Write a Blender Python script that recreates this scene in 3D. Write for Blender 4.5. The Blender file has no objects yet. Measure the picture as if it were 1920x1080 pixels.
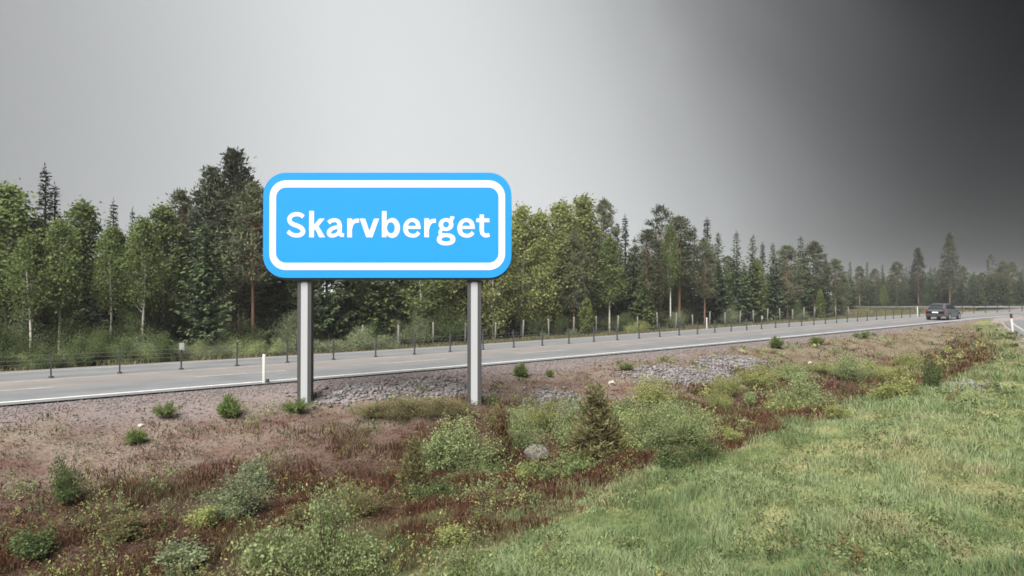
import bpy, math, random
import numpy as np
from mathutils import Vector, Matrix

R = math.radians
rng = np.random.default_rng(11)
random.seed(11)
scene = bpy.context.scene
COL = scene.collection

# ------------------------------------------------------------------ camera
F_PX, CX, HY, CAMZ = 1200.0, 960.0, 553.0, 2.75
cam_d = bpy.data.cameras.new('camera')
cam = bpy.data.objects.new('camera', cam_d)
COL.objects.link(cam)
cam_d.sensor_width = 36.0
cam_d.lens = 36.0 * F_PX / 1920.0
cam_d.clip_start = 0.05
cam_d.clip_end = 9000.0
cam.location = (0, 0, CAMZ)
cam.rotation_euler = (R(90) + math.atan((HY - 540.0) / F_PX), 0, 0)
scene.camera = cam

# ------------------------------------------------------------------ sky, sun, exposure
SUN_EL, SUN_AZ = R(52), R(205)          # azimuth clockwise from +Y: behind the camera, a little left
world = bpy.data.worlds.new('World')
scene.world = world
world.use_nodes = True
wn, wl = world.node_tree.nodes, world.node_tree.links
wn.clear()
w_out = wn.new('ShaderNodeOutputWorld')
w_bg = wn.new('ShaderNodeBackground')
w_bg.inputs['Strength'].default_value = 0.1
w_sky = wn.new('ShaderNodeTexSky')
w_sky.sky_type = 'NISHITA'
w_sky.sun_disc = False
w_sky.sun_elevation = SUN_EL
w_sky.sun_rotation = SUN_AZ
w_tc = wn.new('ShaderNodeTexCoord')


def wmath(op, a, b=None, c=None, clamp=False):
    n = wn.new('ShaderNodeMath')
    n.operation = op
    n.use_clamp = clamp
    for i, v in enumerate((a, b, c)):
        if v is None:
            continue
        if isinstance(v, (int, float)):
            n.inputs[i].default_value = v
        else:
            wl.new(v, n.inputs[i])
    return n.outputs[0]


def wdot(vec):
    n = wn.new('ShaderNodeVectorMath')
    n.operation = 'DOT_PRODUCT'
    wl.new(w_tc.outputs['Generated'], n.inputs[0])
    n.inputs[1].default_value = Vector(vec).normalized()
    return n.outputs['Value']


# overcast sky with vignette darkening put into its colour, strongest to the right
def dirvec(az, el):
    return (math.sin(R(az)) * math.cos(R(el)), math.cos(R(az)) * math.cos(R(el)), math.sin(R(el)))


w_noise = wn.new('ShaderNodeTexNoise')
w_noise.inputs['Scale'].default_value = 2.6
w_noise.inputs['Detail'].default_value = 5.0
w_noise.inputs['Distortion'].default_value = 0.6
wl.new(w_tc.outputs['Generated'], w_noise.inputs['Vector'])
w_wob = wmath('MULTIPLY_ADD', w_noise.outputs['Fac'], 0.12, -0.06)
w_band = wmath('ADD', wmath('ADD', wmath('MULTIPLY', wdot((1, 0, 0)), 0.97), wmath('MULTIPLY', wdot((0, 0, 1)), 0.42)), w_wob)      # how far a direction turns towards the vignette-darkened right side
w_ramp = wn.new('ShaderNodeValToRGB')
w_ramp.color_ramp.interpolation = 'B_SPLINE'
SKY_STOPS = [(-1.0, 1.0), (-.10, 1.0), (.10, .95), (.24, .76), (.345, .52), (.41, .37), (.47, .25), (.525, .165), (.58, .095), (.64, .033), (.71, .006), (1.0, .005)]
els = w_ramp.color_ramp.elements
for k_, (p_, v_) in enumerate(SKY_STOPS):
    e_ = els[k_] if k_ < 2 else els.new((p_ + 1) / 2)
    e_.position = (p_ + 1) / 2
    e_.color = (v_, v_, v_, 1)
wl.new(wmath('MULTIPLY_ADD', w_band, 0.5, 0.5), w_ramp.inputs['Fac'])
left = wn.new('ShaderNodeMapRange')  # vignette dimming of the left sky, likewise put into the colour
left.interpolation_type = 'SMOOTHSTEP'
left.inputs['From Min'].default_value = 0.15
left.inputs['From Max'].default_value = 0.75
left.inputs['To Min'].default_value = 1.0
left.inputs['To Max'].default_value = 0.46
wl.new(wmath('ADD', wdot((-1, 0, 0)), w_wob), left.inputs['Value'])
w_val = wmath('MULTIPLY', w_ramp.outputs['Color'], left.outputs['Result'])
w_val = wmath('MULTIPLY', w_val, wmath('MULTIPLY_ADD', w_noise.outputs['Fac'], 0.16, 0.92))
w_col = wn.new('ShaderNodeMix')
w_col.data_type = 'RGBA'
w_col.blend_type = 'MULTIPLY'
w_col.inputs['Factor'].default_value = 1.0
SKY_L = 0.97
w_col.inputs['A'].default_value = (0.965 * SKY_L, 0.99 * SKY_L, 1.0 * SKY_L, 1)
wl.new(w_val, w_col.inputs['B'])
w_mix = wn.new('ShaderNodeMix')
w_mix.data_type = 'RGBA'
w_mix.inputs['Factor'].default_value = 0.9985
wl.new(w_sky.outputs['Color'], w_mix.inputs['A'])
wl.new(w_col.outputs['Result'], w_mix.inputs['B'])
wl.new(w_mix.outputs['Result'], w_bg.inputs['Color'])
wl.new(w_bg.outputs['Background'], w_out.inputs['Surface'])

sun_d = bpy.data.lights.new('sun', 'SUN')
sun_d.energy = 1.5
sun_d.angle = R(35)
sun_d.color = (1.0, 0.965, 0.92)
sun = bpy.data.objects.new('sun', sun_d)
sd = Vector((math.sin(SUN_AZ) * math.cos(SUN_EL), math.cos(SUN_AZ) * math.cos(SUN_EL), math.sin(SUN_EL)))
sun.rotation_euler = sd.to_track_quat('Z', 'Y').to_euler()
sun.location = (-20, -40, 60)
COL.objects.link(sun)

vs = scene.view_settings
vs.view_transform = 'Standard'
vs.look = 'None'
vs.exposure = 3.0
vs.gamma = 1.0
vs.use_curve_mapping = False
scene.cycles.filter_width = 1.7
HAZE = 0.00042
scene.cycles.max_bounces = 5
scene.cycles.diffuse_bounces = 3
scene.cycles.transparent_max_bounces = 6


# ------------------------------------------------------------------ helpers
def tag(o, label=None, cat=None, group=None, kind=None):
    if label:
        o['label'] = label
    if cat:
        o['category'] = cat
    if group:
        o['group'] = group
    if kind:
        o['kind'] = kind
    return o


def link(name, me, mat=None, parent=None, smooth=False):
    o = bpy.data.objects.new(name, me)
    if mat is not None and not me.materials:
        for m in (mat if isinstance(mat, (list, tuple)) else [mat]):
            me.materials.append(m)
    if smooth:
        me.polygons.foreach_set('use_smooth', [True] * len(me.polygons))
    COL.objects.link(o)
    if parent is not None:
        o.parent = parent
    return o


def empty(name, loc=(0, 0, 0), rz=0.0):
    o = bpy.data.objects.new(name, None)
    o.empty_display_size = 0.2
    o.location = loc
    o.rotation_euler = (0, 0, rz)
    COL.objects.link(o)
    return o


def copy_tree(o, parent=None):
    c = o.copy()
    COL.objects.link(c)
    if parent is not None:
        c.parent = parent
    for ch in list(o.children):
        copy_tree(ch, c)
    return c


def np_mesh(name, verts, faces, tint=None, mat_idx=None):
    """faces: (N,3) or (N,4) int array, or a list of such arrays"""
    me = bpy.data.meshes.new(name)
    verts = np.asarray(verts, dtype=np.float32)
    fl = faces if isinstance(faces, list) else [faces]
    fl = [np.asarray(f, dtype=np.int32) for f in fl if len(f)]
    nloop = sum(f.size for f in fl)
    npoly = sum(len(f) for f in fl)
    me.vertices.add(len(verts))
    me.vertices.foreach_set('co', verts.ravel())
    me.loops.add(nloop)
    me.polygons.add(npoly)
    me.loops.foreach_set('vertex_index', np.concatenate([f.ravel() for f in fl]))
    sizes = np.concatenate([np.full(len(f), f.shape[1], dtype=np.int32) for f in fl])
    starts = np.concatenate([[0], np.cumsum(sizes)[:-1]]).astype(np.int32)
    me.polygons.foreach_set('loop_start', starts)
    me.polygons.foreach_set('loop_total', sizes)
    if mat_idx is not None:
        me.polygons.foreach_set('material_index', np.asarray(mat_idx, dtype=np.int32))
    me.update(calc_edges=True)
    if tint is not None:
        a = me.color_attributes.new('tint', 'FLOAT_COLOR', 'POINT')
        c = np.ones((len(verts), 4), dtype=np.float32)
        c[:, :3] = tint
        a.data.foreach_set('color', c.ravel())
    me.validate()
    return me


class MB:
    """collects boxes, tubes and polygons into one mesh"""
    def __init__(self):
        self.v, self.f, self.m = [], [], []

    def add(self, vs, fs, mi=0):
        b = len(self.v)
        self.v += [tuple(p) for p in vs]
        self.f += [tuple(b + i for i in f) for f in fs]
        self.m += [mi] * len(fs)

    def box(self, c, s, mi=0, rot=None):
        x, y, z = s[0] / 2, s[1] / 2, s[2] / 2
        vs = [Vector((a * x, b * y, d * z)) for d in (-1, 1) for a, b in ((-1, -1), (1, -1), (1, 1), (-1, 1))]
        if rot is not None:
            vs = [rot @ p for p in vs]
        vs = [p + Vector(c) for p in vs]
        self.add(vs, [(3, 2, 1, 0), (4, 5, 6, 7), (0, 1, 5, 4), (1, 2, 6, 5), (2, 3, 7, 6), (3, 0, 4, 7)], mi)

    def tube(self, pts, rad, n=8, mi=0, cap=True):
        pts = [Vector(p) for p in pts]
        rads = rad if isinstance(rad, (list, tuple)) else [rad] * len(pts)
        vs, fs = [], []
        for i, p in enumerate(pts):
            d = (pts[min(i + 1, len(pts) - 1)] - pts[max(i - 1, 0)]).normalized()
            ref = Vector((1, 0, 0)) if abs(d.x) < 0.8 else Vector((0, 0, 1))
            a = d.cross(ref).normalized()
            b = d.cross(a)
            for k in range(n):
                t = 2 * math.pi * k / n
                vs.append(p + (a * math.cos(t) + b * math.sin(t)) * rads[i])
        for i in range(len(pts) - 1):
            for k in range(n):
                k2 = (k + 1) % n
                fs.append((i * n + k, i * n + k2, (i + 1) * n + k2, (i + 1) * n + k))
        if cap:
            fs.append(tuple(range(n - 1, -1, -1)))
            fs.append(tuple((len(pts) - 1) * n + k for k in range(n)))
        self.add(vs, fs, mi)

    def prism(self, poly, y0, y1, mi=0):
        """polygon in x,z extruded along y"""
        n = len(poly)
        vs = [(x, y0, z) for x, z in poly] + [(x, y1, z) for x, z in poly]
        fs = [tuple(range(n)), tuple(range(2 * n - 1, n - 1, -1))]
        fs += [(i, n + i, n + (i + 1) % n, (i + 1) % n) for i in range(n)]
        self.add(vs, fs, mi)

    def mesh(self, name):
        me = bpy.data.meshes.new(name)
        me.from_pydata(self.v, [], self.f)
        me.polygons.foreach_set('material_index', self.m)
        me.update()
        return me

    def build(self, name, mat, parent=None, smooth=False):
        return link(name, self.mesh(name), mat, parent, smooth)


# value noise on numpy arrays
def _hash(ix, iy, seed):
    h = (ix.astype(np.int64) * 374761393 + iy.astype(np.int64) * 668265263 + seed * 974634777) & 0xFFFFFFFF
    h = ((h ^ (h >> 13)) * 1274126177) & 0xFFFFFFFF
    h = h ^ (h >> 16)
    return (h & 0xFFFF) / 65535.0


def vnoise(x, y, seed=0):
    x, y = np.asarray(x, float), np.asarray(y, float)
    ix, iy = np.floor(x), np.floor(y)
    fx, fy = x - ix, y - iy
    fx, fy = fx * fx * (3 - 2 * fx), fy * fy * (3 - 2 * fy)
    a, b = _hash(ix, iy, seed), _hash(ix + 1, iy, seed)
    c, d = _hash(ix, iy + 1, seed), _hash(ix + 1, iy + 1, seed)
    return (a * (1 - fx) + b * fx) * (1 - fy) + (c * (1 - fx) + d * fx) * fy


def fbm(x, y, seed=0, oct=4):
    s, amp, tot = 0, 1.0, 0
    for i in range(oct):
        s = s + amp * vnoise(np.asarray(x) * 2 ** i + 17.3 * i, np.asarray(y) * 2 ** i - 9.1 * i, seed + i)
        tot += amp
        amp *= 0.5
    return s / tot


def sstep(a, b, x):
    t = np.clip((np.asarray(x, float) - a) / (b - a), 0, 1)
    return t * t * (3 - 2 * t)


# ------------------------------------------------------------------ materials
def new_mat(name):
    m = bpy.data.materials.new(name)
    m.use_nodes = True
    nt = m.node_tree
    return m, nt, nt.nodes, nt.links, nt.nodes['Principled BSDF']


def mat_plain(name, col, rough=0.6, metal=0.0, spec=0.5, var=0.0, scale=6.0, bump=0.0):
    m, nt, n, l, p = new_mat(name)
    p.inputs['Base Color'].default_value = (*col, 1)
    p.inputs['Roughness'].default_value = rough
    p.inputs['Metallic'].default_value = metal
    p.inputs['Specular IOR Level'].default_value = spec
    if var or bump:
        tc = n.new('ShaderNodeTexCoord')
        nz = n.new('ShaderNodeTexNoise')
        nz.inputs['Scale'].default_value = scale
        nz.inputs['Detail'].default_value = 5
        l.new(tc.outputs['Object'], nz.inputs['Vector'])
        if var:
            mr = n.new('ShaderNodeMapRange')
            mr.inputs['From Min'].default_value = 0.3
            mr.inputs['From Max'].default_value = 0.7
            mr.inputs['To Min'].default_value = 1 - var
            mr.inputs['To Max'].default_value = 1 + var
            l.new(nz.outputs['Fac'], mr.inputs['Value'])
            mx = n.new('ShaderNodeMix')
            mx.data_type = 'RGBA'
            mx.blend_type = 'MULTIPLY'
            mx.inputs['Factor'].default_value = 1
            mx.inputs['A'].default_value = (*col, 1)
            l.new(mr.outputs['Result'], mx.inputs['B'])
            l.new(mx.outputs['Result'], p.inputs['Base Color'])
        if bump:
            bp = n.new('ShaderNodeBump')
            bp.inputs['Strength'].default_value = bump
            l.new(nz.outputs['Fac'], bp.inputs['Height'])
            l.new(bp.outputs['Normal'], p.inputs['Normal'])
    return m


def mat_leaf(name, transl=0.35, objvar=0.25):
    """leaf colour from the per-leaf tint, a little different for every plant"""
    m, nt, n, l, p = new_mat(name)
    at = n.new('ShaderNodeAttribute')
    at.attribute_name = 'tint'
    oi = n.new('ShaderNodeObjectInfo')
    mr = n.new('ShaderNodeMapRange')
    mr.inputs['To Min'].default_value = 1 - objvar
    mr.inputs['To Max'].default_value = 1 + objvar
    l.new(oi.outputs['Random'], mr.inputs['Value'])
    mx = n.new('ShaderNodeMix')
    mx.data_type = 'RGBA'
    mx.blend_type = 'MULTIPLY'
    mx.inputs['Factor'].default_value = 1
    l.new(at.outputs['Color'], mx.inputs['A'])
    l.new(mr.outputs['Result'], mx.inputs['B'])
    df = n.new('ShaderNodeBsdfDiffuse')
    tr = n.new('ShaderNodeBsdfTranslucent')
    ms = n.new('ShaderNodeMixShader')
    ms.inputs['Fac'].default_value = transl
    l.new(mx.outputs['Result'], df.inputs['Color'])
    l.new(mx.outputs['Result'], tr.inputs['Color'])
    l.new(df.outputs['BSDF'], ms.inputs[1])
    l.new(tr.outputs['BSDF'], ms.inputs[2])
    l.new(ms.outputs['Shader'], n['Material Output'].inputs['Surface'])
    n.remove(p)
    return m


def mat_ground():
    m, nt, n, l, p = new_mat('ground_soil')
    at = n.new('ShaderNodeAttribute')
    at.attribute_name = 'tint'
    tc = n.new('ShaderNodeTexCoord')
    nz = n.new('ShaderNodeTexNoise')
    nz.inputs['Scale'].default_value = 14.0
    nz.inputs['Detail'].default_value = 6
    nz.inputs['Roughness'].default_value = 0.75
    l.new(tc.outputs['Object'], nz.inputs['Vector'])
    vo = n.new('ShaderNodeTexVoronoi')
    vo.inputs['Scale'].default_value = 16.0
    l.new(tc.outputs['Object'], vo.inputs['Vector'])
    mr = n.new('ShaderNodeMapRange')
    mr.inputs['From Min'].default_value = 0.3
    mr.inputs['From Max'].default_value = 0.7
    mr.inputs['To Min'].default_value = 0.6
    mr.inputs['To Max'].default_value = 1.4
    l.new(nz.outputs['Fac'], mr.inputs['Value'])
    hs = n.new('ShaderNodeHueSaturation')
    hs.inputs['Saturation'].default_value = 0.0
    l.new(vo.outputs['Color'], hs.inputs['Color'])
    mv = n.new('ShaderNodeMapRange')
    mv.inputs['To Min'].default_value = 0.75
    mv.inputs['To Max'].default_value = 1.25
    l.new(hs.outputs['Color'], mv.inputs['Value'])
    mm = n.new('ShaderNodeMath')
    mm.operation = 'MULTIPLY'
    l.new(mr.outputs['Result'], mm.inputs[0])
    l.new(mv.outputs['Result'], mm.inputs[1])
    mx = n.new('ShaderNodeMix')
    mx.data_type = 'RGBA'
    mx.blend_type = 'MULTIPLY'
    mx.inputs['Factor'].default_value = 1
    l.new(at.outputs['Color'], mx.inputs['A'])
    l.new(mm.outputs['Value'], mx.inputs['B'])
    l.new(mx.outputs['Result'], p.inputs['Base Color'])
    p.inputs['Roughness'].default_value = 0.95
    p.inputs['Specular IOR Level'].default_value = 0.15
    bp = n.new('ShaderNodeBump')
    bp.inputs['Strength'].default_value = 0.6
    bp.inputs['Distance'].default_value = 0.06
    l.new(nz.outputs['Fac'], bp.inputs['Height'])
    l.new(bp.outputs['Normal'], p.inputs['Normal'])
    return m


def mat_asphalt(name, base=(0.15, 0.15, 0.155)):
    m, nt, n, l, p = new_mat(name)
    at = n.new('ShaderNodeAttribute')
    at.attribute_name = 'tint'
    tc = n.new('ShaderNodeTexCoord')
    nz = n.new('ShaderNodeTexNoise')
    nz.inputs['Scale'].default_value = 60.0
    nz.inputs['Detail'].default_value = 4
    l.new(tc.outputs['Object'], nz.inputs['Vector'])
    n2 = n.new('ShaderNodeTexNoise')
    n2.inputs['Scale'].default_value = 0.8
    n2.inputs['Detail'].default_value = 5
    l.new(tc.outputs['Object'], n2.inputs['Vector'])
    ad = n.new('ShaderNodeMath')
    ad.operation = 'ADD'
    l.new(nz.outputs['Fac'], ad.inputs[0])
    l.new(n2.outputs['Fac'], ad.inputs[1])
    mr = n.new('ShaderNodeMapRange')
    mr.inputs['From Min'].default_value = 0.6
    mr.inputs['From Max'].default_value = 1.4
    mr.inputs['To Min'].default_value = 0.78
    mr.inputs['To Max'].default_value = 1.22
    l.new(ad.outputs['Value'], mr.inputs['Value'])
    mx = n.new('ShaderNodeMix')
    mx.data_type = 'RGBA'
    mx.blend_type = 'MULTIPLY'
    mx.inputs['Factor'].default_value = 1
    l.new(at.outputs['Color'], mx.inputs['A'])
    l.new(mr.outputs['Result'], mx.inputs['B'])
    l.new(mx.outputs['Result'], p.inputs['Base Color'])
    p.inputs['Roughness'].default_value = 0.55
    p.inputs['Specular IOR Level'].default_value = 0.35
    return m


def mat_bark(name, kind):
    m, nt, n, l, p = new_mat(name)
    tc = n.new('ShaderNodeTexCoord')
    mp = n.new('ShaderNodeMapping')
    l.new(tc.outputs['Object'], mp.inputs['Vector'])
    nz = n.new('ShaderNodeTexNoise')
    nz.inputs['Detail'].default_value = 4
    rp = n.new('ShaderNodeValToRGB')
    if kind == 'birch':
        mp.inputs['Scale'].default_value = (2, 2, 9)
        nz.inputs['Scale'].default_value = 1.6
        rp.color_ramp.elements[0].position = 0.34
        rp.color_ramp.elements[0].color = (0.05, 0.045, 0.04, 1)
        rp.color_ramp.elements[1].position = 0.46
        rp.color_ramp.elements[1].color = (0.42, 0.40, 0.36, 1)
        l.new(nz.outputs['Fac'], rp.inputs['Fac'])
    elif kind == 'pine':
        mp.inputs['Scale'].default_value = (6, 6, 1.5)
        nz.inputs['Scale'].default_value = 2.0
        sp = n.new('ShaderNodeSeparateXYZ')
        l.new(tc.outputs['Object'], sp.inputs['Vector'])
        ma = n.new('ShaderNodeMath')
        ma.operation = 'MULTIPLY_ADD'
        ma.inputs[1].default_value = 0.16
        l.new(sp.outputs['Z'], ma.inputs[0])
        l.new(nz.outputs['Fac'], ma.inputs[2])
        rp.color_ramp.elements[0].position = 0.45
        rp.color_ramp.elements[0].color = (0.085, 0.06, 0.05, 1)
        rp.color_ramp.elements[1].position = 1.1
        rp.color_ramp.elements[1].color = (0.19, 0.11, 0.075, 1)
        l.new(ma.outputs['Value'], rp.inputs['Fac'])
    else:
        mp.inputs['Scale'].default_value = (6, 6, 1.5)
        nz.inputs['Scale'].default_value = 2.5
        rp.color_ramp.elements[0].color = (0.04, 0.033, 0.028, 1)
        rp.color_ramp.elements[1].color = (0.12, 0.10, 0.085, 1)
        l.new(nz.outputs['Fac'], rp.inputs['Fac'])
    l.new(mp.outputs['Vector'], nz.inputs['Vector'])
    l.new(rp.outputs['Color'], p.inputs['Base Color'])
    p.inputs['Roughness'].default_value = 0.9
    p.inputs['Specular IOR Level'].default_value = 0.2
    return m


M_ground = mat_ground()
M_road = mat_asphalt('asphalt')
M_paint = mat_plain('road_paint', (0.50, 0.50, 0.49), 0.6, var=0.18, scale=5)
M_paint_worn = mat_plain('worn_paint', (0.30, 0.285, 0.27), 0.7, var=0.25, scale=4)
M_leaf = mat_leaf('leaf', 0.5, 0.16)
M_needle = mat_leaf('needle', 0.2, 0.22)
M_blade = mat_leaf('blade', 0.35, 0.0)
M_bark_b = mat_bark('birch_bark', 'birch')
M_bark_p = mat_bark('pine_bark', 'pine')
M_bark_s = mat_bark('spruce_bark', 'spruce')
M_twig = mat_plain('twig', (0.09, 0.06, 0.045), 0.9, var=0.3)
M_stone = mat_plain('stone', (0.16, 0.158, 0.165), 0.9, var=0.45, scale=3, bump=0.5)
M_stone_pale = mat_plain('pale_stone', (0.095, 0.083, 0.076), 0.9, var=0.3, scale=5, bump=0.5)
M_stone_white = mat_plain('white_stone', (0.30, 0.28, 0.265), 0.9, var=0.25, scale=5, bump=0.4)
M_wood = mat_plain('weathered_wood', (0.11, 0.105, 0.095), 0.85, var=0.3, scale=4)
M_steel = mat_plain('galvanised_steel', (0.33, 0.34, 0.35), 0.5, 0.6, var=0.15)
M_wire = mat_plain('dull_wire', (0.16, 0.165, 0.165), 0.7)
M_post = mat_plain('barrier_post_coat', (0.035, 0.038, 0.043), 0.55)
M_white = mat_plain('white_plastic', (0.34, 0.34, 0.33), 0.5, var=0.08)
M_black = mat_plain('black_plastic', (0.02, 0.02, 0.022), 0.5)
M_blue = mat_plain('blue_sheeting', (0.011, 0.20, 0.57), 0.55, spec=0.15)
M_whites = mat_plain('white_sheeting', (0.53, 0.53, 0.53), 0.55, spec=0.15)
M_edge = mat_plain('dark_aluminium', (0.045, 0.05, 0.055), 0.5)
M_dgrey = mat_plain('dark_grey_steel', (0.036, 0.036, 0.038), 0.55)
M_lgrey = mat_plain('light_grey_steel', (0.30, 0.31, 0.32), 0.5)

# ------------------------------------------------------------------ road line and terrain
SL = 0.779                                  # slope of the straight piece of the near white line


def catmull(P, step):
    P = np.asarray(P, float)
    out = []
    for i in range(len(P) - 1):
        p0, p1, p2, p3 = P[max(i - 1, 0)], P[i], P[i + 1], P[min(i + 2, len(P) - 1)]
        n = max(2, int(np.linalg.norm(p2[:2] - p1[:2]) / step))
        for k in range(n):
            t = k / n
            out.append(0.5 * ((2 * p1) + (-p0 + p2) * t + (2 * p0 - 5 * p1 + 4 * p2 - p3) * t * t
                              + (-p0 + 3 * p1 - 3 * p2 + p3) * t ** 3))
    out.append(P[-1])
    return np.array(out)


def rl(x):
    return 26.45 + SL * x


ROAD = catmull([(-160, rl(-160), 0), (-90, rl(-90), 0), (-50, rl(-50), 0), (-25, rl(-25), 0), (-12, rl(-12), 0), (0, rl(0), 0.0),
                (10, rl(10), .07), (20, rl(20), .19), (30, rl(30), .32), (38, rl(38), .42), (45, rl(45), .52),
                (53, 66.4, .66), (63, 71.5, .80), (76, 76.3, .97), (95, 80.5, 1.15), (130, 84, 1.4), (220, 86, 1.6),
                (420, 86, 1.8)], 1.2)
RAMP = catmull([(-40, -60, .2), (-14, -26, .2), (-3, -11, .2), (3.2, -1.5, .22), (8.2, 7, .24), (13.4, 14, .24), (20.3, 24, .26), (27.3, 33.5, .31),
                (34, 43.4, .38), (41.5, 54, .48), (48.5, 63.0, .58)], 1.0)


def polydist(px, py, poly):
    """signed distance (left of travel positive), arclength, z of the nearest point"""
    px, py = np.asarray(px, float).ravel(), np.asarray(py, float).ravel()
    best = np.full(px.shape, 1e18)
    sgn, zz, ss = np.zeros(px.shape), np.zeros(px.shape), np.zeros(px.shape)
    acc = 0.0
    for i in range(len(poly) - 1):
        a, b = poly[i], poly[i + 1]
        d = b[:2] - a[:2]
        L2 = d @ d
        L = math.sqrt(L2)
        rx, ry = px - a[0], py - a[1]
        t = np.clip((rx * d[0] + ry * d[1]) / L2, 0, 1)
        qx, qy = rx - t * d[0], ry - t * d[1]
        D = qx * qx + qy * qy
        k = D < best
        if k.any():
            best[k] = D[k]
            sgn[k] = np.sign(d[0] * ry - d[1] * rx)[k]
            zz[k] = (a[2] + t * (b[2] - a[2]))[k]
            ss[k] = (acc + t * L)[k]
        acc += L
    return np.sqrt(best) * np.where(sgn == 0, 1, sgn), ss, zz


PAD = .5
ROAD_W = 8.3                                # near white line to far asphalt edge


LB = [(44, 95.5, .95, 1.0), (50, 95.5, .97, 3.0), (58, 94.5, 1.0, 6), (68, 92.5, 1.03, 11), (80, 92, 1.06, 14), (100, 95, 1.2, 11), (150, 98, 1.5, 6), (260, 100, 1.7, 5)]
LBA = np.array(LB)


def terrain(x, y, full=False):
    sh = np.shape(x)
    t, s, zr = polydist(x, y, ROAD)
    p, s2, zp = polydist(x, y, RAMP)
    x1, y1 = np.asarray(x, float).ravel(), np.asarray(y, float).ravel()
    q = -t
    near = np.interp(q, [-1e4, -ROAD_W - .8, 0.55, 1.6, 3.2, 5.5, 8.0, 10.5, 13, 60, 300], [0, -.05, -.05, -.1, -.36, -.85, -1.25, -1.42, -1.45, -1.7, -1.7])
    far = np.interp(t, [0, ROAD_W + .3, ROAD_W + 1.2, ROAD_W + 3.5, ROAD_W + 6, ROAD_W + 40, 400, 3000], [-.05, -.05, -.1, -.4, -.3, .0, .4, 3])
    zroad = zr + np.where(t > 0, far, near)
    pl = np.abs(p) / np.where(p > 0, np.interp(y1, [13, 26], [1, .5]), 1.0)
    bank = zp + np.where(p > 0, np.interp(pl, [0, 1, 3.5, 6.2, 8.2, 10.5, 13, 60], [-.05, -.06, -.16, -.42, -.85, -1.4, -1.8, -2.5]),
                         np.interp(pl, [0, 6.5, 8, 14, 60, 400], [-.05, -.05, -.1, -.8, -1.0, -1.0]))
    k = 4.0
    mx = np.maximum(zroad, bank)
    z = np.where(t > 0, zroad, mx + np.log(np.exp(k * (zroad - mx)) + np.exp(k * (bank - mx))) / k - 0.0)
    # keep the shoulder from being lifted above the road edge
    lim = zr - .05 + np.clip(q - 1.0, 0, 10) * 0.4
    z = np.where((t <= 0) & (s < 1e9), np.minimum(z, np.maximum(lim, np.where(p < 3.5, zp - .05, -9))), z)
    lx = np.interp(x1, LBA[:, 0], LBA[:, 1])
    lw = np.interp(x1, LBA[:, 0], LBA[:, 3]) / 2
    lz = np.interp(x1, LBA[:, 0], LBA[:, 2]) - .06
    inl = (1 - sstep(lw + .5, lw + 3.0, np.abs(y1 - lx))) * sstep(40, 44, x1) * (t > ROAD_W + .2)
    z = z * (1 - inl) + lz * inl
    # earth pad that carries the right sign post
    z = z + PAD * np.exp(-((x1 + 1.08) ** 2 + (y1 - 18.3) ** 2) / 2.2)
    rough = np.clip((q - 1.0) / 2.5, 0, 1) * np.clip((p - .3) / 2.0, 0, 1) * np.where(t > 0, 0, 1)
    rough = rough * (1 - .8 * np.exp(-((x1 + 1.08) ** 2 + (y1 - 18.3) ** 2) / 2.2))
    rough = rough + (1 - inl) * np.where(t > ROAD_W + 1.0, np.clip((t - ROAD_W - 1) / 4, 0, 1), 0)
    bumpy = (fbm(x1 * .55, y1 * .55, 3, 4) - .5) * .42 + (fbm(x1 * 1.9, y1 * 1.9, 8, 3) - .5) * .16
    z = z + rough * bumpy
    lump = sstep(1.5, 4.5, p) * np.where(t > -2, 0, 1) * sstep(3, 8, y1)
    z = z + lump * ((fbm(x1 * .9, y1 * .9, 63, 3) - .5) * .16)
    if full:
        return z.reshape(sh), t.reshape(sh), p.reshape(sh), s.reshape(sh)
    return z.reshape(sh)


def zat(x, y):
    return float(terrain(np.array([x]), np.array([y]))[0])


def ground_at(px, py):
    """where the view through a pixel of the photograph meets the built ground"""
    Y = np.concatenate([np.arange(3.5, 60, .04), np.arange(60, 160, .2)])
    X = (px - CX) / F_PX * Y
    zray = CAMZ - (py - HY) / F_PX * Y
    zt = terrain(X, Y)
    i = int(np.argmax(zray <= zt))
    return float(X[i]), float(Y[i]), float(zt[i])


def road_pt(i):
    a, b = ROAD[max(i - 1, 0)], ROAD[min(i + 1, len(ROAD) - 1)]
    d = (b - a)[:2]
    d = d / np.linalg.norm(d)
    return ROAD[i], d, np.array([-d[1], d[0]])


RS = np.concatenate([[0], np.cumsum(np.linalg.norm(np.diff(ROAD[:, :2], axis=0), axis=1))])


def road_at(s, t):
    """point at arclength s, offset t from the near white line (positive: far side)"""
    i = int(np.clip(np.searchsorted(RS, s) - 1, 0, len(ROAD) - 2))
    f = (s - RS[i]) / (RS[i + 1] - RS[i])
    p = ROAD[i] + f * (ROAD[i + 1] - ROAD[i])
    _, d0, n0 = road_pt(i)
    _, d1, n1 = road_pt(i + 1)
    n = n0 + f * (n1 - n0)
    d = d0 + f * (d1 - d0)
    return p[0] + n[0] * t, p[1] + n[1] * t, p[2], d


S0 = float(polydist([0.0], [rl(0)], ROAD)[1][0])      # arclength at X = 0


# ground sheet
def axis(lo, hi, step, far, grow=1.25):
    c = list(np.arange(lo, hi + 1e-6, step))
    d = step
    a = []
    v = lo
    while v > -far:
        d *= grow
        v -= d
        a.append(v)
    b = []
    d = step
    v = hi
    while v < far:
        d *= grow
        v += d
        b.append(v)
    return np.array(a[::-1] + c + b)


gx = axis(-26, 56, 0.3, 4000)
gy = axis(2, 66, 0.3, 4000)
GX, GY = np.meshgrid(gx, gy)
GZ, GT, GP, GS = terrain(GX, GY, True)


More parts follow.
